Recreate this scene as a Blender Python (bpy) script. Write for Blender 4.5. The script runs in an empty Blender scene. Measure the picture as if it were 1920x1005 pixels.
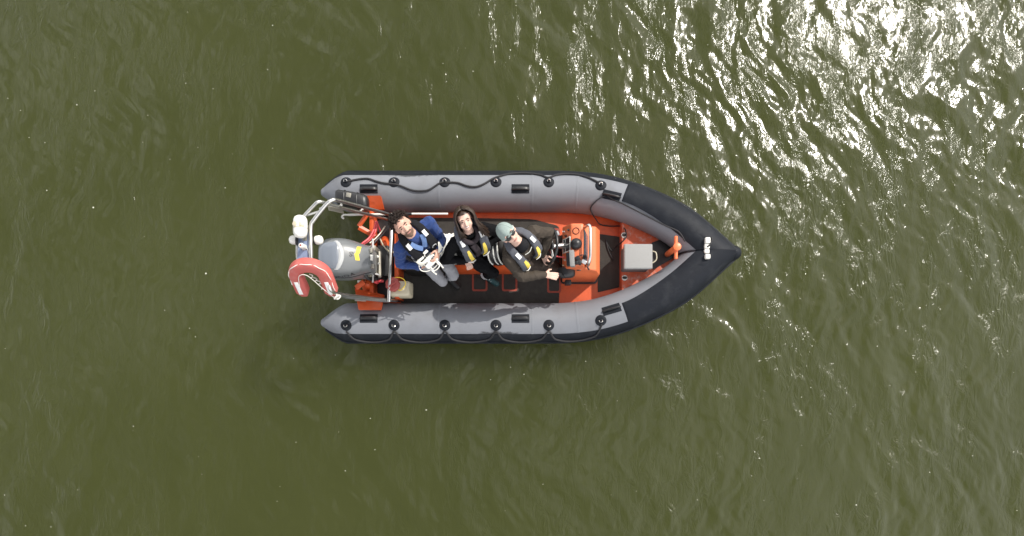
import bpy, bmesh, math, random
import numpy as np
from mathutils import Vector, Matrix, noise
from mathutils.bvhtree import BVHTree

# ------------------------------------------------------------------ camera, light, exposure
R = math.radians
random.seed(7); rng = np.random.default_rng(11)
scene = bpy.context.scene
COL = scene.collection
FPX = 1100.; PYC = 708.          # focal length and optical centre of the (cropped) frame, in photograph pixels
CAM = Vector((0, -1.25, 7.36))
cd = bpy.data.cameras.new('camera'); cam = bpy.data.objects.new('camera', cd); COL.objects.link(cam)
cd.sensor_width = 36; cd.lens = 36*FPX/1920; cd.shift_y = (PYC-502.5)/1920; cd.clip_start = .05; cd.clip_end = 2000
cam.location = CAM; cam.rotation_euler = (0, 0, 0)
scene.camera = cam
SUN_EL = R(45); SUN_AZ = R(47)          # azimuth measured from +Y towards +X
wd = bpy.data.worlds.new('World'); scene.world = wd; wd.use_nodes = True
nt = wd.node_tree; bg = nt.nodes['Background']
sky = nt.nodes.new('ShaderNodeTexSky'); sky.sky_type = 'NISHITA'; sky.sun_disc = False
sky.sun_elevation = SUN_EL; sky.sun_rotation = SUN_AZ
sky.dust_density = 5.0; sky.air_density = 1.0; sky.ozone_density = 1.0
# broken cloud, denser towards the horizon and most of all on the side the bow points to (the water there mirrors it)
wtc = nt.nodes.new('ShaderNodeTexCoord'); wsx = nt.nodes.new('ShaderNodeSeparateXYZ'); nt.links.new(wtc.outputs['Generated'], wsx.inputs[0])
wz = nt.nodes.new('ShaderNodeMath'); wz.operation = 'ADD'; wz.inputs[1].default_value = .18; nt.links.new(wsx.outputs['Z'], wz.inputs[0])
wcx = nt.nodes.new('ShaderNodeMath'); wcx.operation = 'DIVIDE'; nt.links.new(wsx.outputs['X'], wcx.inputs[0]); nt.links.new(wz.outputs[0], wcx.inputs[1])
wcy = nt.nodes.new('ShaderNodeMath'); wcy.operation = 'DIVIDE'; nt.links.new(wsx.outputs['Y'], wcy.inputs[0]); nt.links.new(wz.outputs[0], wcy.inputs[1])
wcv = nt.nodes.new('ShaderNodeCombineXYZ'); nt.links.new(wcx.outputs[0], wcv.inputs[0]); nt.links.new(wcy.outputs[0], wcv.inputs[1])
wnz = nt.nodes.new('ShaderNodeTexNoise'); wnz.inputs['Scale'].default_value = 4.0; wnz.inputs['Detail'].default_value = 7; wnz.inputs['Roughness'].default_value = .55; nt.links.new(wcv.outputs[0], wnz.inputs['Vector'])
wmr = nt.nodes.new('ShaderNodeMapRange'); wmr.inputs['From Min'].default_value = .575; wmr.inputs['From Max'].default_value = .625; wmr.inputs['To Max'].default_value = .85; wad = nt.nodes.new('ShaderNodeMath'); wad.operation = 'MULTIPLY_ADD'; wad.inputs[1].default_value = .09; nt.links.new(wcx.outputs[0], wad.inputs[0]); nt.links.new(wnz.outputs['Fac'], wad.inputs[2]); wln = nt.nodes.new('ShaderNodeVectorMath'); wln.operation = 'LENGTH'; nt.links.new(wcv.outputs[0], wln.inputs[0])
wa2 = nt.nodes.new('ShaderNodeMath'); wa2.operation = 'MULTIPLY_ADD'; wa2.inputs[1].default_value = .15; wa2.use_clamp = True
nt.links.new(wln.outputs['Value'], wa2.inputs[0]); nt.links.new(wad.outputs[0], wa2.inputs[2]); nt.links.new(wa2.outputs[0], wmr.inputs['Value'])
wmx = nt.nodes.new('ShaderNodeMix'); wmx.data_type = 'RGBA'; wmx.inputs['B'].default_value = (28, 28, 28.5, 1)
nt.links.new(wmr.outputs[0], wmx.inputs['Factor']); nt.links.new(sky.outputs[0], wmx.inputs['A'])
nt.links.new(wmx.outputs['Result'], bg.inputs[0]); bg.inputs[1].default_value = .085
sl = bpy.data.lights.new('sun', 'SUN'); sl.energy = 5.0; sl.angle = R(.53); sl.color = (1, .95, .87)
so = bpy.data.objects.new('sun', sl); COL.objects.link(so)
sdir = Vector((math.sin(SUN_AZ)*math.cos(SUN_EL), math.cos(SUN_AZ)*math.cos(SUN_EL), math.sin(SUN_EL)))
so.rotation_euler = sdir.to_track_quat('Z', 'Y').to_euler(); so.location = sdir*30
vs = scene.view_settings
scene.cycles.use_denoising = True
vs.view_transform = 'Standard'; vs.look = 'None'; vs.exposure = -.12; vs.gamma = 1; vs.use_curve_mapping = False


def W(px, py, z):
    """survey helper: the point at height z that was seen at this place of the photograph"""
    return Vector(((px-960)/FPX*(CAM.z-z), CAM.y+(PYC-py)/FPX*(CAM.z-z), z))


# ------------------------------------------------------------------ materials
MAT = {}
def mat(name, col, rough=.5, metal=0., var=.12, vscale=6., bump=0., bscale=60., spec=.5, dirt=None, dirt_amt=0., dscale=3., coat=0., sheen=0., stretch=None):
    m = bpy.data.materials.new(name); m.use_nodes = True; MAT[name] = m
    n = m.node_tree.nodes; l = m.node_tree.links; b = n['Principled BSDF']
    tc = n.new('ShaderNodeTexCoord'); vec = tc.outputs['Object']
    if stretch:
        mp = n.new('ShaderNodeMapping'); mp.inputs['Scale'].default_value = stretch
        l.new(vec, mp.inputs['Vector']); vec = mp.outputs[0]
    nz = n.new('ShaderNodeTexNoise'); nz.inputs['Scale'].default_value = vscale; nz.inputs['Detail'].default_value = 6; nz.inputs['Roughness'].default_value = .65
    l.new(vec, nz.inputs['Vector'])
    mx = n.new('ShaderNodeMix'); mx.data_type = 'RGBA'
    c1 = [max(0, c*(1-var)) for c in col]; c2 = [min(1, c*(1+var)) for c in col]
    mx.inputs['A'].default_value = (*c1, 1); mx.inputs['B'].default_value = (*c2, 1)
    l.new(nz.outputs['Fac'], mx.inputs['Factor'])
    out = mx.outputs['Result']
    if dirt:
        dz = n.new('ShaderNodeTexNoise'); dz.inputs['Scale'].default_value = dscale; dz.inputs['Detail'].default_value = 9; dz.inputs['Roughness'].default_value = .7
        l.new(vec, dz.inputs['Vector'])
        rp = n.new('ShaderNodeMapRange'); rp.inputs['From Min'].default_value = .5; rp.inputs['From Max'].default_value = .72; rp.inputs['To Max'].default_value = dirt_amt
        l.new(dz.outputs['Fac'], rp.inputs['Value'])
        m2 = n.new('ShaderNodeMix'); m2.data_type = 'RGBA'; m2.inputs['B'].default_value = (*dirt, 1)
        l.new(rp.outputs[0], m2.inputs['Factor']); l.new(out, m2.inputs['A']); out = m2.outputs['Result']
    l.new(out, b.inputs['Base Color'])
    b.inputs['Roughness'].default_value = rough; b.inputs['Metallic'].default_value = metal
    b.inputs['Specular IOR Level'].default_value = spec
    if coat: b.inputs['Coat Weight'].default_value = coat; b.inputs['Coat Roughness'].default_value = .15
    if sheen: b.inputs['Sheen Weight'].default_value = sheen
    if bump:
        bn = n.new('ShaderNodeTexNoise'); bn.inputs['Scale'].default_value = bscale; bn.inputs['Detail'].default_value = 5
        l.new(vec, bn.inputs['Vector'])
        bp = n.new('ShaderNodeBump'); bp.inputs['Strength'].default_value = bump; bp.inputs['Distance'].default_value = .01
        l.new(bn.outputs['Fac'], bp.inputs['Height']); l.new(bp.outputs[0], b.inputs['Normal'])
    return m

mat('orange', (.57, .088, .020), .42, var=.14, vscale=9, dirt=(.28, .06, .025), dirt_amt=.5, dscale=7, bump=.12, bscale=40)
mat('orange_console', (.62, .150, .056), .38, var=.1, vscale=9, dirt=(.45, .13, .05), dirt_amt=.35, dscale=8)
mat('orange_foredeck', (.50, .080, .022), .5, var=.2, vscale=14, dirt=(.42, .36, .32), dirt_amt=.75, dscale=17, bump=.15, bscale=40)
mat('orange_post', (.75, .17, .06), .4, var=.12, vscale=15)
mat('rim_shaded', (.27, .045, .024), .6, var=.2, vscale=20)  # deck orange of the hatch rims, darkened: shadow on the floor put into the colour
mat('mat_rubber', (.050, .047, .043), .9, spec=.08, var=.3, vscale=14, bump=.5, bscale=220, dirt=(.075, .07, .06), dirt_amt=.6, dscale=5)
mat('bare_floor', (.16, .15, .13), .8, var=.2, vscale=20)
mat('black_hypalon', (.0075, .0095, .014), .62, var=.3, vscale=9, spec=.22, dirt=(.035, .038, .042), dirt_amt=.5, dscale=5, bump=.06, bscale=80)
mat('black_plastic', (.016, .016, .017), .4, var=.2, vscale=20)
mat('black_vinyl', (.014, .013, .013), .35, var=.2, vscale=20, bump=.1, bscale=90)
mat('rope_black', (.018, .018, .02), .7, var=.3, vscale=60, bump=.6, bscale=200)
mat('white_plastic', (.74, .73, .67), .38, var=.06, vscale=12, dirt=(.5, .46, .36), dirt_amt=.5, dscale=9)
mat('white_vinyl', (.72, .71, .66), .45, var=.08, vscale=15)
mat('cream_plastic', (.48, .43, .31), .45, var=.12, vscale=9, dirt=(.3, .26, .17), dirt_amt=.5)
mat('cap_red', (.30, .055, .045), .5, var=.15, vscale=15)
mat('steel', (.62, .61, .58), .28, metal=1, var=.12, vscale=25, dirt=(.35, .33, .28), dirt_amt=.5, dscale=12)
mat('dull_metal', (.34, .32, .27), .5, metal=.7, var=.3, vscale=25)
mat('bracket_tan', (.40, .36, .27), .5, metal=.3, var=.2, vscale=20)
mat('cowl_top_sky_tint', (.15, .17, .20), .25, var=.06, coat=.4)  # cowl grey with the bluish sky reflection put into the colour
mat('cowl_grey', (.135, .143, .147), .38, var=.05, vscale=5, coat=.3, dirt=(.10, .105, .105), dirt_amt=.4, dscale=5)
mat('cowl_light', (.38, .39, .39), .35, var=.05, vscale=6, coat=.2)
mat('cowl_dark', (.10, .105, .11), .45, var=.1)
mat('panel_blue', (.22, .27, .40), .3, metal=0., var=.2, vscale=5)
mat('ring_red', (.47, .10, .085), .6, var=.14, vscale=10, dirt=(.42, .19, .165), dirt_amt=.7, dscale=5)
mat('reflective', (.80, .80, .78), .5, var=.06, vscale=30, dirt=(.5, .48, .45), dirt_amt=.4, dscale=18)
mat('rope_white', (.72, .70, .64), .7, var=.15, vscale=70)
mat('hose_red', (.60, .07, .08), .45, var=.1)
mat('sticker_yellow', (.80, .58, .03), .5, var=.06)
mat('print_black', (.012, .012, .014), .5, var=.05)
mat('jacket_blue', (.026, .054, .175), .85, spec=.15, var=.18, vscale=11, bump=.5, bscale=45, sheen=.15)
mat('collar_blue', (.10, .17, .34), .85, var=.18, vscale=20, bump=.4, bscale=60)
mat('denim_grey', (.26, .262, .278), .9, spec=.15, var=.14, vscale=13, bump=.5, bscale=50)
mat('coat_black', (.0065, .0065, .0075), .9, spec=.1, var=.25, vscale=12, bump=.5, bscale=40)
mat('jacket_brown', (.055, .045, .036), .8, spec=.15, var=.18, vscale=12, bump=.5, bscale=45)
mat('trouser_brown', (.045, .034, .028), .85, spec=.15, var=.2, vscale=12, bump=.4, bscale=45)
mat('skin', (.56, .33, .25), .5, var=.07, vscale=25, spec=.4)
mat('skin_pale', (.62, .40, .32), .5, var=.06, vscale=25, spec=.4)
mat('lips', (.43, .19, .16), .45, var=.08)
mat('beard', (.13, .075, .05), .8, var=.3, vscale=70, bump=.5, bscale=150)
mat('eye_dark', (.035, .024, .02), .3, var=.1)
mat('hair_dark', (.020, .012, .009), .5, spec=.3, var=.4, vscale=40)
mat('hair_brown', (.034, .019, .012), .36, var=.5, vscale=40)
mat('cap_teal', (.25, .31, .29), .9, var=.14, vscale=24, bump=.5, bscale=90)
mat('cap_trim', (.62, .63, .58), .8, var=.1)
mat('glasses_black', (.006, .006, .006), .12, var=.05)
mat('vest_black', (.012, .012, .014), .8, spec=.15, var=.2, vscale=16, bump=.4, bscale=50)
mat('vest_grey', (.085, .09, .105), .8, spec=.2, var=.18, vscale=16, bump=.4, bscale=50)
mat('vest_yellow', (.82, .62, .10), .6, var=.08, vscale=20)
mat('webbing_white', (.70, .68, .60), .8, var=.1, vscale=40)
mat('scarf', (.035, .028, .032), .9, spec=.15, var=.35, vscale=22, bump=.7, bscale=50)
mat('shoe_dark', (.012, .012, .013), .6, var=.2)
mat('shoe_teal', (.012, .055, .06), .6, var=.2)
mat('screen_glass', (.01, .012, .014), .08, var=.1)
mat('locker_grey', (.235, .235, .228), .55, var=.06, vscale=14, dirt=(.20, .20, .19), dirt_amt=.5, dscale=30)
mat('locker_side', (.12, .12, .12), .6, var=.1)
mat('tint', (.05, .062, .075), .12, var=.15, vscale=8)
mat('pad_grey', (.42, .43, .44), .7, var=.1)

def tube_material():
    m = mat('grey_hypalon', (.172, .180, .198), .5, var=.07, vscale=4, dirt=(.125, .125, .128), dirt_amt=.6, dscale=2.2, bump=.05, bscale=60)
    n = m.node_tree.nodes; l = m.node_tree.links; b = n['Principled BSDF']
    base = b.inputs['Base Color'].links[0].from_socket
    at = n.new('ShaderNodeAttribute'); at.attribute_name = 'wear'
    tc = n.new('ShaderNodeTexCoord')
    mp = n.new('ShaderNodeMapping'); mp.inputs['Scale'].default_value = (9, 40, 40); l.new(tc.outputs['Object'], mp.inputs['Vector'])
    nz = n.new('ShaderNodeTexNoise'); nz.inputs['Scale'].default_value = 1; nz.inputs['Detail'].default_value = 10; nz.inputs['Roughness'].default_value = .75
    l.new(mp.outputs[0], nz.inputs['Vector'])
    ad = n.new('ShaderNodeMath'); ad.operation = 'MULTIPLY_ADD'; ad.inputs[1].default_value = .48; l.new(at.outputs['Fac'], ad.inputs[0]); l.new(nz.outputs['Fac'], ad.inputs[2])
    rp = n.new('ShaderNodeMapRange'); rp.inputs['From Min'].default_value = .80; rp.inputs['From Max'].default_value = .88; l.new(ad.outputs[0], rp.inputs['Value'])
    mx = n.new('ShaderNodeMix'); mx.data_type = 'RGBA'; mx.inputs['B'].default_value = (.03, .032, .036, 1)
    l.new(rp.outputs[0], mx.inputs['Factor']); l.new(base, mx.inputs['A']); l.new(mx.outputs['Result'], b.inputs['Base Color'])
tube_material()

# ------------------------------------------------------------------ object helpers
def tag(o, label=None, cat=None, group=None, kind=None):
    if label: o['label'] = label
    if cat: o['category'] = cat
    if group: o['group'] = group
    if kind: o['kind'] = kind
    return o

def empty(name, loc, parent=None):
    o = bpy.data.objects.new(name, None); COL.objects.link(o); o.empty_display_size = .1
    o.location = loc
    if parent: o.parent = parent; o.location = Vector(loc)-world_loc(parent)
    o['_w'] = list(loc)
    return o

def world_loc(o):
    return Vector(o['_w']) if '_w' in o else Vector((0, 0, 0))

def obj(name, V, F, mats, parent=None, fmi=None, sharp=40, smooth=True):
    """verts are world coordinates; the object's origin goes to the base of its bounding box"""
    V = [Vector(v) for v in V]
    lo = [min(v[i] for v in V) for i in range(3)]; hi = [max(v[i] for v in V) for i in range(3)]
    org = Vector(((lo[0]+hi[0])/2, (lo[1]+hi[1])/2, lo[2]))
    me = bpy.data.meshes.new(name); me.from_pydata([v-org for v in V], [], F); me.validate(); me.update()
    if isinstance(mats, str): mats = [mats]
    for k in mats: me.materials.append(MAT[k])
    if fmi is not None and len(fmi) == len(me.polygons): me.polygons.foreach_set('material_index', list(fmi))
    if smooth:
        me.polygons.foreach_set('use_smooth', [True]*len(me.polygons))
        if sharp < 180: me.set_sharp_from_angle(angle=R(sharp))
    o = bpy.data.objects.new(name, me); COL.objects.link(o)
    o.location = org; o['_w'] = list(org)
    if parent: o.parent = parent; o.location = org-world_loc(parent)
    return o

class MB:
    def __init__(s): s.V = []; s.F = []; s.M = []
    def add(s, VF, m=0):
        V, F = VF; k = len(s.V); s.V += [Vector(v) for v in V]; s.F += [[i+k for i in f] for f in F]; s.M += [m]*len(F); return s
    def build(s, name, mats, parent=None, **kw): return obj(name, s.V, s.F, mats, parent, s.M, **kw)

def frames(P, closed=False, up=None):
    n = len(P); T = []
    for i in range(n):
        a = P[(i-1) % n] if (closed or i > 0) else P[i]; b = P[(i+1) % n] if (closed or i < n-1) else P[i]
        t = (b-a); T.append(t.normalized() if t.length > 1e-9 else Vector((1, 0, 0)))
    N = []
    ref = up or (Vector((0, 0, 1)) if abs(T[0].z) < .9 else Vector((0, 1, 0)))
    nv = (ref-T[0]*ref.dot(T[0])).normalized()
    for i in range(n):
        if up is not None: q = up-T[i]*up.dot(T[i])
        else: q = nv-T[i]*nv.dot(T[i])
        if q.length > 1e-6: nv = q.normalized()
        N.append(nv.copy())
    return T, N

def sweep(P, r, seg=8, closed=False, up=None, rw=None, cap=True):
    """tube along P; r = half size along the normal, rw = half size sideways (scalars or lists)"""
    P = [Vector(p) for p in P]; n = len(P); T, N = frames(P, closed, up)
    rs = r if isinstance(r, (list, tuple)) else [r]*n
    ws = (rw if isinstance(rw, (list, tuple)) else [rw]*n) if rw is not None else rs
    V = []; F = []
    for i in range(n):
        B = T[i].cross(N[i])
        for j in range(seg):
            a = 2*math.pi*j/seg
            V.append(P[i]+N[i]*(math.cos(a)*rs[i])+B*(math.sin(a)*ws[i]))
    m = n if closed else n-1
    for i in range(m):
        for j in range(seg):
            a = i*seg+j; b = i*seg+(j+1) % seg; c = ((i+1) % n)*seg+(j+1) % seg; d = ((i+1) % n)*seg+j
            F.append((a, b, c, d))
    if not closed and cap:
        F.append(tuple(range(seg-1, -1, -1))); F.append(tuple((n-1)*seg+j for j in range(seg)))
    return V, F

def spline(pts, k=6, closed=False):
    pts = [Vector(p) for p in pts]; n = len(pts); out = []
    rngi = range(n if closed else n-1)
    for i in rngi:
        if closed: p0, p1, p2, p3 = pts[i-1], pts[i], pts[(i+1) % n], pts[(i+2) % n]
        else: p0 = pts[max(i-1, 0)]; p1 = pts[i]; p2 = pts[i+1]; p3 = pts[min(i+2, n-1)]
        for j in range(k):
            t = j/k
            out.append(.5*((2*p1)+(p2-p0)*t+(2*p0-5*p1+4*p2-p3)*t*t+(3*p1-p0-3*p2+p3)*t**3))
    if not closed: out.append(pts[-1])
    return out

def bev(V, F, w, seg=2):
    bm = bmesh.new(); vs_ = [bm.verts.new(v) for v in V]
    for f in F: bm.faces.new([vs_[i] for i in f])
    bmesh.ops.recalc_face_normals(bm, faces=bm.faces)
    if w > 0: bmesh.ops.bevel(bm, geom=list(bm.edges), offset=w, segments=seg, profile=.6, affect='EDGES', clamp_overlap=True)
    bm.verts.index_update()
    out = [v.co.copy() for v in bm.verts], [[v.index for v in f.verts] for f in bm.faces]
    bm.free(); return out

BOXF = [(0, 1, 3, 2), (4, 6, 7, 5), (0, 4, 5, 1), (2, 3, 7, 6), (0, 2, 6, 4), (1, 5, 7, 3)]
def box(c, s, w=.004, X=None, Y=None, Z=None, seg=2, top=1.):
    X = Vector(X or (1, 0, 0)).normalized(); Y = Vector(Y).normalized() if Y else None; Z = Vector(Z).normalized() if Z else None
    if Y is None and Z is None: Z = Vector((0, 0, 1)); Z = (Z-X*X.dot(Z)).normalized()
    if Y is None: Y = Z.cross(X).normalized()
    if Z is None: Z = X.cross(Y).normalized()
    c = Vector(c); V = []
    for a in (-.5, .5):
        for b in (-.5, .5):
            for d in (-.5, .5):
                q = top if d > 0 else 1.
                V.append(c+X*(a*s[0]*q)+Y*(b*s[1]*q)+Z*(d*s[2]))
    return bev(V, BOXF, w, seg)

def prism(poly, z0, z1, w=.0, seg=2):
    """vertical prism over an outline of (x, y)"""
    n = len(poly); V = [Vector((p[0], p[1], z0)) for p in poly]+[Vector((p[0], p[1], z1)) for p in poly]
    F = [tuple(range(n-1, -1, -1)), tuple(range(n, 2*n))]+[(i, (i+1) % n, n+(i+1) % n, n+i) for i in range(n)]
    return bev(V, F, w, seg) if w else (V, F)

def loft(rings, cap=True):
    n = len(rings[0]); V = [v for r in rings for v in r]; F = []
    for i in range(len(rings)-1):
        for j in range(n): F.append((i*n+j, i*n+(j+1) % n, (i+1)*n+(j+1) % n, (i+1)*n+j))
    if cap: F.append(tuple(range(n-1, -1, -1))); F.append(tuple((len(rings)-1)*n+j for j in range(n)))
    return V, F

def lathe(c, prof, axis=(0, 0, 1), seg=20, wob=None):
    A = Vector(axis).normalized(); X = A.orthogonal().normalized(); Y = A.cross(X); rings = []
    for r, h in prof:
        rings.append([Vector(c)+A*h+(X*math.cos(2*math.pi*j/seg)+Y*math.sin(2*math.pi*j/seg))*(r*(wob(j/seg) if wob else 1)) for j in range(seg)])
    return loft(rings)

def ellip(c, rad, X=(1, 0, 0), Y=(0, 1, 0), Z=(0, 0, 1), seg=14, rings=9):
    X, Y, Z, c = Vector(X), Vector(Y), Vector(Z), Vector(c); rr = []
    for i in range(rings+1):
        th = math.pi*(.02+.96*i/rings)
        rr.append([c+X*(rad[0]*math.sin(th)*math.cos(2*math.pi*j/seg))+Y*(rad[1]*math.sin(th)*math.sin(2*math.pi*j/seg))-Z*(rad[2]*math.cos(th)) for j in range(seg)])
    return loft(rr)

def smooth(t): t = max(0., min(1., t)); return t*t*(3-2*t)

# ------------------------------------------------------------------ water
def axis_grid(a, b, step, far):
    core = np.arange(a, b+step/2, step); lo = []; hi = []; s = step; x = a
    while x > -far: s *= 1.25; x -= s; lo.append(x)
    s = step; x = b
    while x < far: s *= 1.25; x += s; hi.append(x)
    return np.concatenate([np.array(lo[::-1]), core, np.array(hi)])

def wave_height(X, Y):
    ang0 = R(14)
    wx = X+.13*np.sin(Y*1.9+.8*X)+.06*np.sin(4.3*Y-1.9*X+1.)+.022*np.sin(11*Y+5*X); wy = Y+.16*np.sin(1.4*X+.6*Y)+.07*np.sin(4.1*X+.7)
    h = np.zeros_like(X)
    r = np.random.default_rng(5)
    for i in range(110):
        lam = .09*(.75/.09)**r.random(); k = 2*math.pi/lam
        a = ang0+r.normal(0, .48); ph = r.random()*6.283
        A = .0039*lam**1.0*1.05
        s = np.sin(k*(wx*math.cos(a)+wy*math.sin(a))+ph)
        h += A*(s+.35*(s*s-.5))
    g = .70+.30*np.sin(1.7*X+.9*Y+1.2*np.sin(.8*Y-.5*X))*np.sin(1.1*Y-.6*X+.4)
    return h*g

def rough_mask(X, Y):
    """wind ripples: strong off the bow, nearly calm in the lee behind and beside the boat"""
    m = 1/(1+np.exp(-(X-1.55-.10*Y+.35*np.sin(1.3*Y+.5)+.25*np.sin(2.9*Y))/.42))
    top = 1/(1+np.exp(-(Y-2.0+.25*np.sin(2*X))/.35))*1/(1+np.exp(-(X+.1)/.45))
    m = np.maximum(m, .75*top)
    left = 1/(1+np.exp((X+5.0+.3*np.sin(1.7*Y))/.5))
    return .40+.60*m+.18*left

xs = axis_grid(-7.6, 7.6, .021, 450); ys = axis_grid(-4.6, 6.4, .021, 450)
GX, GY = np.meshgrid(xs, ys)
H = wave_height(GX, GY)*rough_mask(GX, GY)
fade = np.clip(1-(np.maximum(np.abs(GX)-7.6, 0)+np.maximum(np.maximum(GY-6.4, -4.6-GY), 0))/4, 0, 1)
H *= fade
nx, ny = len(xs), len(ys)
co = np.stack([GX, GY, H], -1).reshape(-1, 3)
idx = np.arange(nx*ny).reshape(ny, nx)
quads = np.stack([idx[:-1, :-1], idx[:-1, 1:], idx[1:, 1:], idx[1:, :-1]], -1).reshape(-1, 4)
me = bpy.data.meshes.new('water')
me.vertices.add(len(co)); me.vertices.foreach_set('co', co.ravel())
me.loops.add(quads.size); me.loops.foreach_set('vertex_index', quads.ravel().astype(np.int32))
me.polygons.add(len(quads)); me.polygons.foreach_set('loop_start', (np.arange(len(quads))*4).astype(np.int32))
me.polygons.foreach_set('use_smooth', np.ones(len(quads), bool)); me.update()
wa = me.attributes.new('ripple', 'FLOAT', 'POINT'); wa.data.foreach_set('value', rough_mask(GX, GY).ravel().astype(np.float32))
water = bpy.data.objects.new('water', me); COL.objects.link(water); tag(water, kind='structure')
m = bpy.data.materials.new('water'); m.use_nodes = True; MAT['water'] = m; me.materials.append(m)
n = m.node_tree.nodes; l = m.node_tree.links; b = n['Principled BSDF']
tc = n.new('ShaderNodeTexCoord')
nz = n.new('ShaderNodeTexNoise'); nz.inputs['Scale'].default_value = .55; nz.inputs['Detail'].default_value = 5
l.new(tc.outputs['Object'], nz.inputs['Vector'])
mx = n.new('ShaderNodeMix'); mx.data_type = 'RGBA'; mx.inputs['A'].default_value = (.034, .039, .0115, 1); mx.inputs['B'].default_value = (.046, .051, .017, 1)
l.new(nz.outputs['Fac'], mx.inputs['Factor']); l.new(mx.outputs['Result'], b.inputs['Base Color'])
b.inputs['Roughness'].default_value = .125; b.inputs['IOR'].default_value = 1.333
b.subsurface_method = 'BURLEY'; b.inputs['Subsurface Weight'].default_value = 1.; b.inputs['Subsurface Radius'].default_value = (1, 1, .8); b.inputs['Subsurface Scale'].default_value = 2.5
mp = n.new('ShaderNodeMapping'); mp.inputs['Scale'].default_value = (1, .38, 1); mp.inputs['Rotation'].default_value = (0, 0, R(16)); l.new(tc.outputs['Object'], mp.inputs['Vector'])
b1 = n.new('ShaderNodeTexNoise'); b1.inputs['Scale'].default_value = 10; b1.inputs['Detail'].default_value = 4.5; b1.inputs['Roughness'].default_value = .62; b1.inputs['Distortion'].default_value = 1.1
l.new(mp.outputs[0], b1.inputs['Vector'])
# ripples gather in streaks
b2 = n.new('ShaderNodeTexNoise'); b2.inputs['Scale'].default_value = 2.6; b2.inputs['Detail'].default_value = 4; b2.inputs['Distortion'].default_value = .6; l.new(mp.outputs[0], b2.inputs['Vector'])
r2 = n.new('ShaderNodeMapRange'); r2.inputs['From Min'].default_value = .46; r2.inputs['From Max'].default_value = .70; r2.inputs['To Min'].default_value = .4; r2.inputs['To Max'].default_value = 2.1; l.new(b2.outputs['Fac'], r2.inputs['Value'])
at = n.new('ShaderNodeAttribute'); at.attribute_name = 'ripple'
m0 = n.new('ShaderNodeMath'); m0.operation = 'MULTIPLY'; l.new(r2.outputs[0], m0.inputs[0]); l.new(at.outputs['Fac'], m0.inputs[1])
bp = n.new('ShaderNodeBump'); bp.inputs['Distance'].default_value = .021
l.new(m0.outputs[0], bp.inputs['Strength'])
l.new(b1.outputs['Fac'], bp.inputs['Height']); l.new(bp.outputs[0], b.inputs['Normal'])

# ------------------------------------------------------------------ the boat: tubes
YB = (W(0, 361, .3).y+W(0, 605, .3).y)/2; V0 = (W(0, 361, .3).y-W(0, 605, .3).y)/2; RT = .232; DECK = .22
boat = empty('inflatable_boat', (0, YB, 0))
tag(boat, 'grey and black rigid inflatable boat with orange deck and steering console', 'boat')

def zc(x): return .30+.23*smooth((x-.45)/2.1)
ctrl = []
for px, py in ((560, 361), (640, 361), (760, 361), (900, 361), (1000, 361), (1070, 362), (1130, 369), (1195, 388), (1268, 423), (1331, 470)):
    x = (px-960)/FPX*6.9; p = W(px, py, zc(x)); ctrl.append(Vector((p.x, max(0, p.y-YB), 0)))
ctrl[-1].y = 0
for c in ctrl[:5]: c.y = V0
cl = spline(ctrl, 24)
t_end = (cl[-1]-cl[-2]).normalized()
cl += [cl[-1]+t_end*(.46*i/20) for i in range(1, 21)]
X_TIP0 = W(606, 365, .3).x; X_CONE = W(652, 330, .3).x
cl = [p for p in cl if p.x > X_TIP0 and not (p.y < 0 and -p.y > RT*.74*t_end.x)]
X_MITRE = min(p.x for p in cl if p.y < .05)
NS = len(cl); NPHI = 56
def tube_radius(x):
    if x >= X_CONE: return RT
    t = (X_CONE-x)/(X_CONE-X_TIP0); return RT*(1-.80*t**1.25)
def tube_frame(x, side):
    i = min(range(NS), key=lambda k: abs(cl[k].x-x)); i = max(1, min(NS-2, i))
    t = (cl[i+1]-cl[i-1]).normalized(); f = 0
    c = cl[i]+(t*((x-cl[i].x)/max(t.x, .2)))
    tz = (zc(x+.02)-zc(x-.02))/.04*t.x
    T = Vector((t.x, side*t.y, tz)).normalized(); out = Vector((-t.y, side*t.x, 0)).normalized()
    if out.y*side < 0: out = -out
    up = T.cross(out)
    if up.z < 0: up = -up
    return Vector((c.x, YB+side*c.y, zc(x))), T, out, up
def tube_pt(x, phi, side, off=0.):
    c, T, out, up = tube_frame(x, side); r = tube_radius(x)+off
    p = c+up*(math.cos(phi)*r)+out*(math.sin(phi)*r)
    return p, up*math.cos(phi)+out*math.sin(phi), T
def fixp(p, x, side):
    """mitre the two tubes on the centre plane: slide what lies beyond back along the tube"""
    v = (p.y-YB)*side
    if v < 0:
        T = tube_frame(x, side)[1]; tv = T.y*side
        if tv < -.05:
            q = p-T*(v/tv); p.x, p.z = q.x, q.z
        p.y = YB
    return p
def tube_grid(side, xs_, phis_of, off, clampv=True):
    rows = []
    for x in xs_:
        row = []
        for ph in phis_of(x):
            p = tube_pt(x, ph, side, off)[0]
            fixp(p, x, side)
            row.append(p)
        rows.append(row)
    return rows
def rows_mesh(rows):
    nn = len(rows[0]); V = [p for r in rows for p in r]
    return V, [(i*nn+j, i*nn+j+1, (i+1)*nn+j+1, (i+1)*nn+j) for i in range(len(rows)-1) for j in range(nn-1)]

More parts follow.
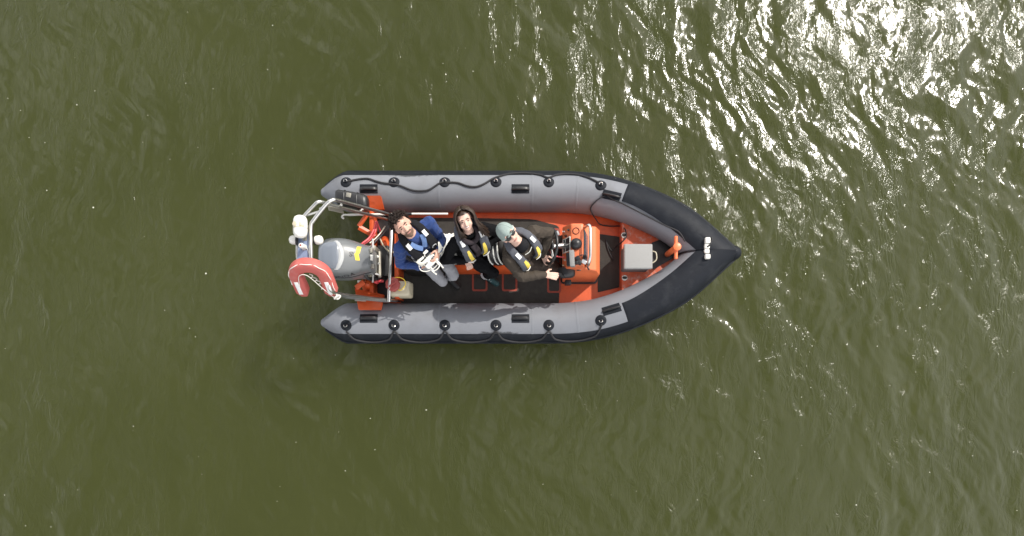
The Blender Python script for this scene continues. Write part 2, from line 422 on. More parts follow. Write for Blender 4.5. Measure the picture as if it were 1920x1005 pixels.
XS = [p.x for p in cl]
X_PATCH = W(1177, 380, .7).x; X_APEX = W(1312, 458, .8).x
PHI_BAND = R(40)
for side in (1, -1):
    rows = tube_grid(side, XS, lambda x: [2*math.pi*j/NPHI for j in range(NPHI)], 0)
    V, F = loft(rows)
    tip = rows[0]; cc = sum(tip, Vector())/len(tip)
    # rounded stern end
    small = [[cc+(p-cc)*q+Vector((-d, 0, 0)) for p in tip] for q, d in ((.55, .03), (.8, .018), (.95, .007))]
    V, F = loft(small+rows)
    t = obj('tube', V, F, 'grey_hypalon', boat, sharp=60)
    wv = np.zeros(len(V), np.float32); off = world_loc(t)
    for i, p in enumerate(t.data.vertices):
        q = p.co+off; c, T_, o_, u_ = tube_frame(q.x, side); d = q-c
        ph = math.degrees(math.atan2(d.dot(o_), d.dot(u_)))
        band = max(0, 1-abs(ph-38)/15)
        where = .35
        if side < 0:
            where += .75*math.exp(-((q.x+.17)/.32)**2)
        else:
            where += .7*math.exp(-((q.x+1.2)/.33)**2)
        wv[i] = band*where
    a = t.data.attributes.new('wear', 'FLOAT', 'POINT'); a.data.foreach_set('value', wv)
    t['label'] = 'grey inflatable tube with a dark scuffed outer edge'
    # outer black band
    xsb = [x for x in XS if x > X_CONE-.28]
    def lo_of(x): return PHI_BAND+R(30)*smooth((X_CONE-x)/.28)
    rows = tube_grid(side, xsb, lambda x: [lo_of(x)-.02]+[lo_of(x)+(R(125)-lo_of(x))*j/14 for j in range(15)], .004)
    for r_, x in zip(rows, xsb): r_[0] = fixp(tube_pt(x, lo_of(x), side, -.002)[0], x, side)
    V, F = rows_mesh(rows); obj('rub_band', V, F, 'black_hypalon', t, sharp=50)
    V, F = sweep([p for p in [tube_pt(x, R(84), side, .008)[0] for x in xsb[::2]] if (p.y-YB)*side > .004], .016, 8)
    obj('rub_strake', V, F, 'black_hypalon', t)
    # bow patch, growing round the whole nose
    xsp = [x for x in XS if x >= X_PATCH]
    def ph0(x):
        s = (x-X_PATCH)/(X_APEX-X_PATCH)
        return R(-18)+R(-20)*smooth(s)-R(120)*smooth((x-X_MITRE)/.09)
    rows = tube_grid(side, xsp, lambda x: [ph0(x)+(R(45)-ph0(x))*j/22 for j in range(23)], .007)
    edge = [Vector(p) for p in rows[0]]
    rows.insert(0, [tube_pt(X_PATCH-.001, ph0(xsp[0])+(R(45)-ph0(xsp[0]))*j/22, side, -.003)[0] for j in range(23)])
    for i, r_ in enumerate(rows):
        x = xsp[max(0, i-1)]; p = fixp(tube_pt(x, ph0(x)-.01, side, -.003)[0], x, side); r_.insert(0, p)
    V, F = rows_mesh(rows); obj('bow_patch', V, F, 'black_hypalon', t, sharp=50)
    # glued seams
    for px in (815, 1000, 1092):
        x = (px-960)/FPX*6.5
        V, F = sweep([tube_pt(x, R(-95)+R(137)*j/24, side, .0005)[0] for j in range(25)], .0022, 6, up=Vector((1, 0, 0)), rw=.013)
        # ribbon lies flat on the tube: use radial normal
        rows = [[tube_pt(x+dx, R(-95)+R(137)*j/24, side, o)[0] for j in range(25)] for dx, o in ((-.013, -.001), (-.011, .0022), (.011, .0022), (.013, -.001))]
        V, F = rows_mesh(rows); obj('seam', V, F, 'grey_hypalon', t, sharp=50)
    # lifeline patches, rings, handles
    spots = []
    pxs = (649, 739, 834, 930, 1029, 1128)
    for px in pxs:
        py = 343 if side > 0 else 610
        if px > 1100: py = 355 if side > 0 else 592
        x = W(px, py, .52).x
        c, nrm, T_ = tube_pt(x, R(13), side, 0)
        Bv = nrm.cross(T_).normalized()
        # patch follows the tube
        V = []; F = []; K = 18
        def on(du, dv, off):
            q = tube_pt(x+du*T_.x, R(13)+dv/RT, side, off)[0]; return q
        rad = [(0, .012), (.045, .011), (.062, .006), (.068, -.004)]
        rings = [[on(r_*math.cos(2*math.pi*j/K), r_*math.sin(2*math.pi*j/K), o) for j in range(K)] for r_, o in rad[::-1]]
        V, F = loft(rings)
        mb = MB().add((V, F), 0).add(ellip(c+nrm*.016, (.026, .022, .014), T_, Bv, nrm, 10, 6), 0)
        mb.build('rope_patch', ['black_hypalon'], t, sharp=60)
        # steel ring
        s_ = 1 if side > 0 else 1
        rc = c+nrm*.020+Bv*(-.008*side)
        up_ = (nrm*.75+Bv*.66*(1 if side < 0 else -1)).normalized(); 
        ring = [rc+T_*(math.cos(2*math.pi*j/14)*.019)+(nrm*.55+tube_frame(x, side)[2]*.83).normalized()*(math.sin(2*math.pi*j/14)*.019+.010) for j in range(14)]
        V, F = sweep(ring, .0042, 6, closed=True); obj('ring', V, F, 'steel', t)
        spots.append((x, c, nrm))
    for px, py, pyl in ((691, 353, 598), (976, 353, 597), (1152, 376, 568)):
        x = W(px, py if side > 0 else pyl, .54).x; ph = R(-7) if px < 1100 else R(-10)
        rows = [[tube_pt(x+dx, ph+dv/RT, side, o)[0] for dv in np.linspace(-.05, .05, 7)] for dx, o in ((-.104, -.003), (-.102, .005), (.102, .005), (.104, -.003))]
        for r_ in rows: r_.insert(0, r_[0]-tube_pt(x, ph, side)[1]*.008); r_.append(r_[-1]-tube_pt(x, ph, side)[1]*.008)
        V, F = rows_mesh(rows); obj('handle_base', V, F, 'black_hypalon', t, sharp=40)
        grip = [tube_pt(x+dx, ph, side, o)[0] for dx, o in ((-.095, .0), (-.082, .018), (-.06, .030), (0, .034), (.06, .030), (.082, .018), (.095, .0))]
        V, F = sweep(spline(grip, 3), .012, 8, rw=.020); obj('handle', V, F, 'black_plastic', t)
    # lifeline rope
    if side > 0:
        seq = []
        pts = [(652, 343, 13), (672, 336, 20), (690, 334, 22), (705, 341, 14), (720, 348, 8), (739, 351, 5), (752, 357, 0), (775, 367, -12), (796, 368, -13), (808, 362, -8), (825, 349, 8), (836, 346, 10),
               (858, 345, 9), (876, 353, 0), (893, 356, -2), (908, 350, 6), (922, 336, 20), (932, 331, 28), (955, 326, 42), (985, 325, 46), (1012, 329, 38), (1028, 334, 26), (1045, 329, 38), (1075, 328, 44), (1100, 333, 34), (1115, 342, 24), (1128, 350, 16)]
        P_ = []
        for px, py, ph in pts:
            P_.append(tube_pt(W(px, py, .52).x, R(ph), side, .011)[0])
        V, F = sweep(spline(P_, 5), .0115, 8); obj('lifeline', V, F, 'rope_black', t)
    else:
        P_ = []
        for k in range(5):
            x0, x1 = spots[k][0], spots[k+1][0]
            for s_ in (0, .12, .3, .5, .7, .88):
                P_.append(tube_pt(x0+(x1-x0)*s_, R(30)+R(44)*math.sin(math.pi*s_)**.55, side, .015)[0])
        P_.append(tube_pt(spots[-1][0], R(24), side, .015)[0])
        V, F = sweep(spline(P_, 5), .0115, 8); obj('lifeline', V, F, 'rope_black', t)

e_ = [tube_pt(x, R(88), 1)[0] for x in XS]; e_ = [p for p in e_ if p.y > YB-.02]
obj('nose_cap', *ellip((e_[-1].x-.045, YB, zc(2.3)+.02), (.105, .088, .13), seg=20, rings=12), 'black_hypalon', boat)

# ------------------------------------------------------------------ hull, deck, transom
X_TR = W(695, 480, .4).x
ins = [(p.x, p.y) for p in cl if X_TR <= p.x and p.y > .03][::4]
poly = [(X_TR, YB+.62)]+[(x, YB+max(.0, v-.06)) for x, v in ins]+[(x, YB-max(.0, v-.06)) for x, v in ins[::-1]]+[(X_TR, YB-.62)]
seen = []; 
for p in poly:
    if not seen or (Vector((p[0], p[1]))-Vector((seen[-1][0], seen[-1][1]))).length > .01: seen.append(p)
poly = seen
deck = obj('deck', *prism(poly, DECK-.02, DECK), 'orange', boat, sharp=30)
# V hull below the deck
rings = []
for x, v in [(X_TR, .78)]+ins[::3]:
    hw = max(.02, min(.62, v-.1)); keel = -.22+.34*smooth((x-.9)/1.6)
    rings.append([Vector((x, YB-hw, DECK-.03)), Vector((x, YB-hw*.92, max(keel+.12, .05*0+keel*.3+.06))), Vector((x, YB, keel)), Vector((x, YB+hw*.92, max(keel+.12, keel*.3+.06))), Vector((x, YB+hw, DECK-.03))])
obj('hull', *loft(rings), 'orange', boat, sharp=25)

def pxpoly(pts, z): return [(W(a, b_, z).x, W(a, b_, z).y) for a, b_ in pts]
def rounded(pts, r, k=4):
    out = []; n_ = len(pts)
    for i in range(n_):
        p = Vector(pts[i]); a = (Vector(pts[i-1])-p); b_ = (Vector(pts[(i+1) % n_])-p)
        ra = min(r, a.length*.45); rb = min(r, b_.length*.45)
        A = p+a.normalized()*ra; B = p+b_.normalized()*rb
        for j in range(k+1):
            t = j/k; q = A*(1-t)**2+p*2*t*(1-t)+B*t*t; out.append((q.x, q.y))
    return out
def slab(name, pts, z0, z1, m, parent, r=.03, w=0):
    return obj(name, *prism(rounded(pxpoly(pts, z1), r), z0, z1, w), m, parent, sharp=30)
MZ = DECK+.008
slab('deck_mat', [(752, 408), (900, 409), (1000, 411), (1049, 424), (1049, 545), (1048, 572), (770, 574), (752, 574), (752, 520)], DECK-.002, MZ, 'mat_rubber', deck, .05)
slab('deck_mat', [(1120, 438), (1162, 444), (1163, 538), (1121, 548)], DECK-.002, MZ, 'mat_rubber', deck, .01)
def rim(name, x0, y0, x1, y1, z, th, m, parent):
    a = rounded(pxpoly([(x0, y0), (x1, y0), (x1, y1), (x0, y1)], z), .03, 5); b_ = rounded(pxpoly([(x0+th, y0+th), (x1-th, y0+th), (x1-th, y1-th), (x0+th, y1-th)], z), .022, 5)
    n_ = len(a); V = [(*p, z) for p in a]+[(*p, z) for p in b_]+[(*p, z-.006) for p in a]+[(*p, z-.006) for p in b_]
    F = []
    for i in range(n_):
        j = (i+1) % n_
        F += [(i, j, n_+j, n_+i), (2*n_+j, 2*n_+i, i, j)[::-1], (n_+i, n_+j, 3*n_+j, 3*n_+i)]
    return obj(name, V, F, m, parent, sharp=30)
for q in ((885, 502, 914, 546), (941, 502, 970, 546), (1026, 502, 1052, 549), (1022, 428, 1050, 470)):
    rim('hatch_rim', *q, MZ+.004, 3.4, 'rim_shaded', deck)
# raised foredeck locker
FD = .38
fdx = W(1166, 480, FD).x
fp = [(fdx, YB+.62), (fdx, YB-.62)]
ins2 = [(x, v) for x, v in ins if x > fdx+.02]
fp = [(fdx, YB+ins2[0][1]-.05)]+[(x, YB+max(.0, v-.05)) for x, v in ins2]+[(x, YB-max(.0, v-.05)) for x, v in ins2[::-1] if v-.05 > 0]+[(fdx, YB-ins2[0][1]+.05)]
fdk = obj('foredeck', *prism(fp, DECK-.01, FD), 'orange_foredeck', boat, sharp=30)
slab('foredeck_pad', [(1222, 455), (1238, 449), (1268, 466), (1262, 484), (1224, 506)], FD-.004, FD+.008, 'black_vinyl', fdk, .01)
for px, py in ((1170, 441), (1171, 521)):
    mb = MB(); c = W(px, py, FD+.002)
    mb.add(lathe(c, [(.0, 0), (.034, 0), (.034, .006), (.022, .010), (0.001, .012)], seg=16), 0); mb.add(ellip(c+Vector((0, 0, .014)), (.030, .016, .013)), 1)
    mb.build('deck_fitting', ['cap_trim', 'black_plastic'], fdk)
# side fillet panel beside the console
a_, b_, c_ = W(1058, 561, DECK+.01), W(1113, 533, DECK+.06), W(1117, 556, DECK+.02)
# bow towing post with cross bar
post = empty('bow_post', W(1268, 470, FD), boat)
pc = W(1269, 463, .78); pc.z = FD
obj('post', *lathe(pc, [(.034, -.02), (.034, .40), (.044, .405), (.044, .425), (.036, .43), (.001, .43)], seg=18), 'orange_post', post)
cb = pc+Vector((0, 0, .365))
for s_ in (1, -1):
    obj('cross_bar', *sweep([cb+Vector((0, s_*d, 0)) for d in (.02, .10, .122, .13)], [.021, .020, .021, .014], 10), 'orange_post', post)
# bow fitting: base plate and white rollers
nx_ = W(1326, 466, .80)
bfit = empty('bow_fitting', nx_, boat)
def on_nose(x, v, off=.012):
    """height of the two tubes' top near the nose"""
    best = None
    for s_ in (1, -1):
        for ph in np.linspace(-1.3, 1.5, 90):
            p = tube_pt(x, ph, s_)[0]
            if (p.y-YB)*s_ >= 0 and abs(p.y-(YB+v)) < .02 and (best is None or p.z > best): best = p.z
    return (best if best is not None else .7)+off
bx = nx_.x; rows = []
for i in range(9):
    x = bx-.105+.2*i/8
    rows.append([Vector((x, YB+v, on_nose(x, v, .010)-(.012 if i in (0, 8) or j in (0, 12) else 0))) for j, v in enumerate(np.linspace(-.21, .21, 13))])
obj('base_patch', *rows_mesh(rows), 'black_hypalon', bfit, sharp=60)
for k, (v, hl) in enumerate(((.095, .034), (.035, .030), (-.02, .026), (-.085, .028))):
    zz = on_nose(bx, v, .03)
    mb = MB().add(box((bx+.012, YB+v, zz), (.058, hl*2, .05), .016, seg=3))
    mb.build('white_block', ['white_plastic'], bfit, sharp=70)
obj('chain_strap', *sweep(spline([Vector((bx-.05, YB+.02, on_nose(bx-.05, .02, .02))), Vector((bx+.02, YB+.03, on_nose(bx, .03, .065))), Vector((bx+.06, YB+.09, on_nose(bx+.06, .09, .02))), Vector((bx+.08, YB+.17, on_nose(bx+.08, .17, .012))), Vector((bx+.085, YB+.24, on_nose(bx+.08, .2, -.03)))], 5), .009, 8), 'rope_black', bfit)

# transom with well, knees and stern bulkhead
tr = empty('transom', (X_TR, YB, DECK), boat)
for s_ in (1, -1):
    obj('transom_board', *box((X_TR+.02, YB+s_*.43, .31), (.05, .34, .28), .012), 'orange', tr)
obj('transom_board', *box((X_TR+.02, YB, .27), (.055, .60, .22), .012), 'orange', tr)
obj('well_bulkhead', *box((W(745, 500, .5).x, YB-.02, .38), (.05, 1.0, .34), .01), 'orange', tr)
obj('well_floor', *box(((X_TR+W(745, 500, .5).x)/2, YB, .235), (.30, 1.05, .03), .004), 'black_plastic', tr)
for s_ in (1, -1):
    y0 = YB+s_*.60; y1 = YB+s_*(.49 if s_ > 0 else .40)
    P3 = [Vector((X_TR-.10, y0+s_*.06, .58)), Vector((X_TR+.16, y0+s_*.06, .58)), Vector((X_TR+.16, y1+s_*.06, .40)), Vector((X_TR-.16, y1, .52))]
    V = P3+[p-Vector((0, 0, .05)) for p in P3]
    obj('knee', *bev(V, [(0, 1, 2, 3), (7, 6, 5, 4), (0, 4, 5, 1), (1, 5, 6, 2), (2, 6, 7, 3), (3, 7, 4, 0)], .01), 'orange', tr, sharp=30)
K = lambda px, py, z: W(px, py, z)
obj('knee_brace', *sweep([K(690, 400, .60), K(673, 424, .56)], .018, 6, rw=.028), 'orange', tr)
obj('knee_brace', *sweep([K(673, 426, .56), K(703, 443, .50)], .022, 6, rw=.034), 'orange', tr)
obj('knee_brace', *sweep([K(668, 540, .52), K(683, 528, .55)], .02, 6, rw=.034), 'orange', tr)
obj('canister', *lathe(K(722, 450, .30), [(.0, 0), (.05, 0), (.055, .05), (.055, .2), (.035, .24), (.0, .245)], axis=(.2, -.5, .8), seg=14), 'orange', tr)
obj('canister', *lathe(K(688, 540, .34), [(.0, 0), (.055, 0), (.06, .03), (.055, .14), (.03, .17), (.0, .172)], axis=(.3, .3, .9), seg=14), 'orange', tr)
for pts in ([(705, 415, .62), (700, 432, .64), (692, 446, .66), (681, 455, .70), (675, 460, .74)], [(707, 415, .60), (703, 436, .62), (694, 449, .62), (683, 457, .66), (676, 463, .70)], [(706, 415, .62), (711, 428, .58), (714, 438, .5)]):
    obj('fuel_hose', *sweep(spline([K(*p) for p in pts], 5), .011, 8), 'hose_red', tr)
for pts in ([(722, 424, .5), (714, 436, .58), (703, 448, .62), (693, 456, .66)], [(726, 428, .46), (716, 441, .55), (706, 450, .6), (697, 462, .62)], [(712, 446, .5), (720, 462, .52), (733, 473, .55), (744, 470, .5)], [(700, 500, .6), (712, 505, .5), (720, 492, .45), (725, 470, .42)], [(690, 470, .62), (710, 468, .5), (722, 480, .42), (724, 505, .40), (716, 522, .42)], [(699, 520, .55), (706, 528, .5), (716, 520, .45), (728, 527, .42)]):
    obj('control_cable', *sweep(spline([K(*p) for p in pts], 5), .0085, 6), random.choice(['rope_black', 'black_plastic', 'dull_metal', 'cream_plastic']), tr)
obj('battery_box', *box(K(722, 492, .40), (.13, .36, .22), .015), 'black_plastic', tr)
obj('water_separator', *lathe(K(707, 528, .5), [(0, 0), (.03, 0), (.032, .08), (.02, .1), (0, .1)], seg=12), 'hose_red', tr)
for px, py in ((714, 527), (676, 528)):
    obj('clip', *box(K(px, py, .52), (.07, .03, .03), .008), 'hose_red' if px > 700 else 'white_plastic', tr)
obj('plate', *box(K(676, 560, .60), (.13, .06, .02), .006, X=(1, -.05, 0)), 'dull_metal', tr)

# ------------------------------------------------------------------ stern frame (A-frame) with platform and lights
sf = empty('stern_frame', W(735, 490, .4), boat)
HZ = 1.72
hoop = [K(744, 412, .45), K(735, 404, .62), K(690, 391, 1.08), K(634, 376, 1.64), K(622, 376, 1.71), K(611, 384, HZ), K(588, 413, HZ), K(583, 425, HZ), K(583, 470, HZ), K(585, 496, HZ-.02), K(596, 506, HZ-.06), K(613, 526, 1.60), K(626, 548, 1.50), K(670, 556, 1.06), K(735, 563, .55), K(744, 563, .42)]
obj('hoop', *sweep(spline(hoop, 5), .0185, 10), 'steel', sf)
HZ2 = 1.62
hoop2 = [K(728, 412, .50), K(690, 402, .92), K(630, 387, 1.42), K(606, 379, 1.58), K(596, 379, HZ2), K(588, 386, HZ2), K(566, 410, HZ2), K(559, 422, HZ2), K(558, 450, HZ2), K(559, 488, HZ2), K(572, 504, HZ2-.04), K(604, 516, 1.52), K(620, 534, 1.44), K(634, 553, 1.32), K(680, 560, .85), K(728, 565, .5)]
obj('hoop', *sweep(spline(hoop2, 5), .017, 10), 'steel', sf)
obj('cross_bar', *sweep([K(735, 424, .66), K(733, 470, .68), K(731, 520, .68), K(729, 566, .66)], .021, 10), 'steel', sf)
for a_, b_ in (((598, 397, 1.68), (576, 404, 1.60)), ((622, 380, 1.66), (600, 392, 1.58)), ((640, 384, 1.50), (636, 388, 1.38)), ((680, 392, 1.1), (672, 399, 1.02)), ((640, 551, 1.36), (640, 556, 1.2))):
    obj('strut', *sweep([K(*a_), K(*b_)], .013, 8), 'steel', sf)
c = (K(557, 440, 1.66)+K(583, 500, 1.68))/2
obj('platform', *box(c, (.135, .36, .012), .004, X=(K(583, 470, 1.69)-K(557, 470, 1.65))), 'panel_blue', sf)
obj('side_plate', *box((K(630, 393, 1.36)), (.22, .05, .010), .003, X=(K(676, 402, 1.0)-K(600, 385, 1.55))), 'dull_metal', sf)
for px, py, ax in ((550, 450, (-1, .1, .1)), (598, 450, (1, .1, .15))):
    mb = MB().add(lathe(K(px, py, 1.66), [(.001, -.036), (.038, -.036), (.043, -.024), (.044, .010), (.034, .030), (.016, .039), (.001, .04)], axis=ax, seg=18), 0)
    mb.add(lathe(K(px, py, 1.66), [(.001, -.044), (.045, -.044), (.046, -.030), (.001, -.030)], axis=ax, seg=18), 1)
    mb.build('deck_light', ['white_plastic', 'black_plastic'], sf)
c = K(569, 463, 1.70)
mb = MB().add(lathe(c, [(.001, -.02), (.03, -.02), (.022, .02), (.026, .06), (.020, .075), (.001, .078)], seg=14), 0).add(lathe(c, [(.001, .075), (.010, .075), (.008, .085), (.001, .086)], seg=10), 1)
mb.build('anchor_light', ['white_plastic', 'cap_red'], sf)
obj('light_cable', *sweep(spline([c+Vector((.02, -.005, .0)), K(577, 468, 1.69), K(580, 478, 1.69)], 4), .005, 6), 'rope_white', sf)
obj('bracket', *box(K(576, 437, 1.68), (.09, .15, .008), .002), 'dull_metal', sf)

# white capsule clipped on top of the frame
cp = K(563, 425, 1.76)
can = empty('rescue_canister', cp-Vector((0, 0, .075)))
tag(can, 'white capsule shaped plastic canister clipped on top of the steel stern frame', 'canister')
ax = Vector((0, 1, 0))
prof = [(.001, -.108), (.03, -.105), (.052, -.092), (.063, -.07), (.066, -.04), (.066, .04), (.063, .07), (.052, .092), (.03, .105), (.001, .108)]
obj('shell', *lathe(cp, prof, axis=ax, seg=22), 'white_plastic', can)
obj('band', *lathe(cp, [(.060, -.022), (.0675, -.021), (.0675, -.013), (.060, -.012)], axis=ax, seg=22), 'cream_plastic', can)
obj('cap', *lathe(cp+Vector((-.028, .012, .055)), [(.001, -.01), (.026, -.01), (.026, .006), (.020, .010), (.008, .010), (.001, .012)], seg=16), 'cream_plastic', can)
obj('latch', *box(cp+Vector((.03, .01, .052)), (.045, .042, .02), .005, X=(1, .1, -.4)), 'bracket_tan', can)

# ------------------------------------------------------------------ horseshoe lifebuoy hung on the frame
apex = K(575, 497, 1.74); ends = K(598, 552, 1.40)
bdir = (ends-apex).normalized(); adir = Vector((1, .02, .05)); adir = (adir-bdir*adir.dot(bdir)).normalized(); ndir = adir.cross(bdir).normalized()
if ndir.z < 0: ndir = -ndir
ln = (ends-apex).length
buoy = empty('horseshoe_lifebuoy', ends-Vector((0, 0, .05)))
tag(buoy, 'faded red horseshoe lifebuoy with white reflective strips hung on the stern frame', 'lifebuoy')
hw = .155
U = []
for i in range(9): U.append((-hw*.93, ln-(ln-hw)*i/8))
for i in range(1, 24): a = math.pi*(1-i/24); U.append((hw*math.cos(a)*(.93+.07*math.sin(a)), hw-hw*math.sin(a)))
for i in range(9): U.append((hw*.93, hw+(ln-hw)*i/8))
def bp(u, v, h=0): return apex+adir*u+bdir*v+ndir*h
P_ = [bp(u, v) for u, v in U]
n_ = len(P_); wid = [.066*min(1, .55+.45*min(i, n_-1-i)/2) for i in range(n_)]
# rounded-rectangle section
T_, N_ = frames(P_, up=ndir); rings = []
sec = []
for j in range(20):
    a = 2*math.pi*j/20; ca, sa = math.cos(a), math.sin(a); sec.append((math.copysign(abs(ca)**.55, ca), math.copysign(abs(sa)**.55, sa)))
for i in range(n_):
    B = T_[i].cross(N_[i]); q = wid[i]/.066
    rings.append([P_[i]+N_[i]*(cx*.056*q)+B*(cy*.066*q) for cx, cy in sec])
obj('float', *loft(rings), 'ring_red', buoy, sharp=60)
for u in (-hw*.96, hw*.96):
    obj('reflective_strip', *box(bp(u, ln*.64, .057), (.040, ln*.42, .004), .0015, X=adir, Y=bdir), 'reflective', buoy)
line = [bp(u*1.38, (v-hw)*1.0+hw-(.055 if v < hw else 0)*max(0, (hw-v)/hw), .045+.006*math.sin(i*1.3)) for i, (u, v) in enumerate(U)][6:]
obj('grab_line', *sweep(line, .004, 6), 'rope_white', buoy)
obj('grab_line', *sweep(spline([bp(-hw*.8, ln*.55, .064), bp(-hw*.55, ln*.2, .07), bp(0, ln*.17, .072), bp(hw*.62, ln*.62, .066), bp(hw*1.1, ln*.98, .055)], 5), .0032, 6), 'rope_white', buoy)
obj('lashing', *sweep(spline([bp(hw*1.05, ln*.97, .02), bp(hw*1.25, ln*1.03, .05), bp(hw*1.45, ln*.98, .03), bp(hw*1.3, ln*.92, .05), bp(hw*1.1, ln*1.0, .06)], 4), .010, 7), 'rope_white', buoy)
for k in range(5):
    a0 = bp(-.02+.025*k, ln*(.35+.11*k), -.02); a1 = a0+adir*random.uniform(.02, .05)+bdir*random.uniform(.01, .06)+ndir*.02
    obj('harness_knot', *sweep(spline([a0, a0+adir*.025+ndir*.01, a1, a1-adir*.03+bdir*.02], 3), .006, 6), 'rope_white', buoy)

# ------------------------------------------------------------------ outboard motor
om = empty('outboard_motor', Vector((W(650, 480, .7).x, YB, -.25)))
tag(om, 'silver grey outboard motor with yellow stickers mounted on the stern', 'outboard motor')
xA = W(592, 482, 1.12).x; xF = W(694, 482, 1.05).x; LC = xF-xA; yc = (W(640, 446, 1.05).y+W(640, 518, 1.0).y)/2
def cowl_sec(t, off=0):
    """section of the cowling at t from 0 (aft) to 1 (front)"""
    hwid = .215*(1-.30*smooth((.22-t)/.22)-.34*smooth((t-.45)/.55)); top = 1.16-.10*smooth((t-.32)/.6)-.045*smooth((.18-t)/.18); bot = .66
    ring = []
    for j in range(28):
        a = 2*math.pi*j/28; ca, sa = math.cos(a), math.sin(a); e = .52 if sa > 0 else .4
        ring.append(Vector((xA+LC*t, yc+math.copysign(abs(ca)**.62, ca)*(hwid+off)*(1-.12*max(0, sa)), (top+bot)/2+math.copysign(abs(sa)**e, sa)*((top-bot)/2+off))))
    return ring
ts = [0, .006, .02, .05, .1, .17, .25, .34, .45, .55, .65, .75, .84, .91, .96, .985, 1]
rings = []
for t_ in ts:
    ring = cowl_sec(t_); c = sum(ring, Vector())/len(ring); k = 1-.28*(1-smooth(t_/.05))-.22*smooth((t_-.955)/.045)
    rings.append([c+(p-c)*k for p in ring])
cowl = obj('cowling', *loft(rings), 'cowl_grey', om, sharp=60)
bvh = BVHTree.FromPolygons([v.co+world_loc(cowl) for v in cowl.data.vertices], [list(p.vertices) for p in cowl.data.polygons])
def drape(V, off, dirn=Vector((0, 0, -1)), start=2.0):
    out = []
    for v in V:
        h = bvh.ray_cast(v-dirn*start, dirn)
        out.append((h[0]+h[1]*off) if h[0] else v)
    return out
# raised top moulding and pale band
def drape_grid(name, corners, nu, nv, off, m, par, th=True):
    c0, c1, c2, c3 = corners; rows = []
    for i in range(nu+1):
        row = []
        for j in range(nv+1):
            u = i/nu; v = j/nv; p = (c0*(1-u)+c1*u)*(1-v)+(c3*(1-u)+c2*u)*v; row.append(p)
        rows.append(drape(row, off if 0 < i < nu else -.001))
    for i in range(1, nu): rows[i][0] = drape([rows[i][0]], -.001)[0] if False else rows[i][0]
    return obj(name, *rows_mesh(rows), m, par, sharp=50)
z_ = 1.2
drape_grid('top_moulding', [Vector((xA+LC*.03, yc+.11, z_)), Vector((xA+LC*.46, yc+.15, z_)), Vector((xA+LC*.46, yc-.15, z_)), Vector((xA+LC*.03, yc-.11, z_))], 14, 12, .006, 'cowl_top_sky_tint', cowl)
arc = []
for i in range(4):
    row = []
    for j in range(15):
        q = -1+2*j/14
        row.append(Vector((xA+LC*(.44+.035*i-.10*q*q), yc+.150*q, z_)))
    arc.append(drape(row, .009 if 0 < i < 3 else -.001))
obj('pale_band', *rows_mesh(arc), 'cowl_light', cowl, sharp=50)
for q0, q1, dx in ((.075, .0, 0), (-.003, -.075, .012)):
    rows = [drape([Vector((xA+LC*(.735+.075*i)+dx*0+.012*(1-j/4)*(1 if q0 > 0 else -1), yc+q0+(q1-q0)*j/4+.03, z_)) for j in range(5)], .003) for i in range(2)]
    obj('sticker', *rows_mesh(rows), 'sticker_yellow', cowl)
def text_mesh(s, size):
    cu = bpy.data.curves.new('txt', 'FONT'); cu.body = s; cu.size = size; cu.align_x = 'CENTER'; cu.align_y = 'CENTER'
    o = bpy.data.objects.new('txt', cu); COL.objects.link(o)
    dg = bpy.context.evaluated_depsgraph_get(); me_ = bpy.data.meshes.new_from_object(o.evaluated_get(dg))
    V = [v.co.copy() for v in me_.vertices]; F = [list(p.vertices) for p in me_.polygons]
    bpy.data.objects.remove(o); bpy.data.curves.remove(cu); bpy.data.meshes.remove(me_)
    return V, F
V, F = text_mesh('90', .058)
# reads from the bow side: text up = towards the stern
V = [Vector((xA+LC*.67-v.y, yc+.015+v.x, z_)) for v in V]
obj('lettering', drape(V, .003), F, 'print_black', cowl, smooth=False)
V, F = text_mesh('HONDA', .085)
V = [Vector((xA+LC*.40-v.x*-1, yc-.40, 1.00+v.y)) for v in V]
obj('lettering', drape(V, .003, Vector((0, 1, 0)), .2), F, 'print_black', cowl, smooth=False)
seam = []
for t_, ring in zip(ts[2:-2], rings[2:-2]): seam.append(ring)
for sgn in (0, 14):
    obj('cowl_seam', *sweep([(r_[sgn]*.55+r_[(sgn+1 if sgn == 0 else sgn-1)]*.45)+Vector((0, .001 if sgn == 0 else -.001, 0)) for r_ in seam], .006, 6), 'black_plastic', cowl)
obj('lower_cowl', *box((xA+LC*.5, yc, .62), (LC*.86, .33, .12), .03), 'cowl_dark', om)
obj('mid_leg', *loft([[Vector((xA+LC*.62+math.cos(a)*.13*k, yc+math.sin(a)*.075*k, z)) for a in [2*math.pi*j/14 for j in range(14)]] for z, k in ((.62, 1.2), (.4, 1), (.1, .8), (-.12, .62), (-.45, .5))]), 'cowl_grey', om)
obj('anti_ventilation_plate', *box((xA+LC*.45, yc, -.16), (.40, .2, .014), .004), 'cowl_grey', om)
obj('gear_case', *ellip((xA+LC*.55, yc, -.40), (.24, .055, .055)), 'cowl_grey', om)
pr = MB().add(ellip((xA+LC*.12, yc, -.40), (.07, .04, .04)))
for k in range(3):
    a = 2*math.pi*k/3; d = Vector((0, math.cos(a), math.sin(a))); pr.add(ellip(Vector((xA+LC*.12, yc, -.40))+d*.09, (.075, .055, .012), d, Vector((.5, 0, 0))+Vector((0, -d.z, d.y))*.8, Vector((1, 0, 0))))
pr.build('propeller', ['black_plastic'], om)
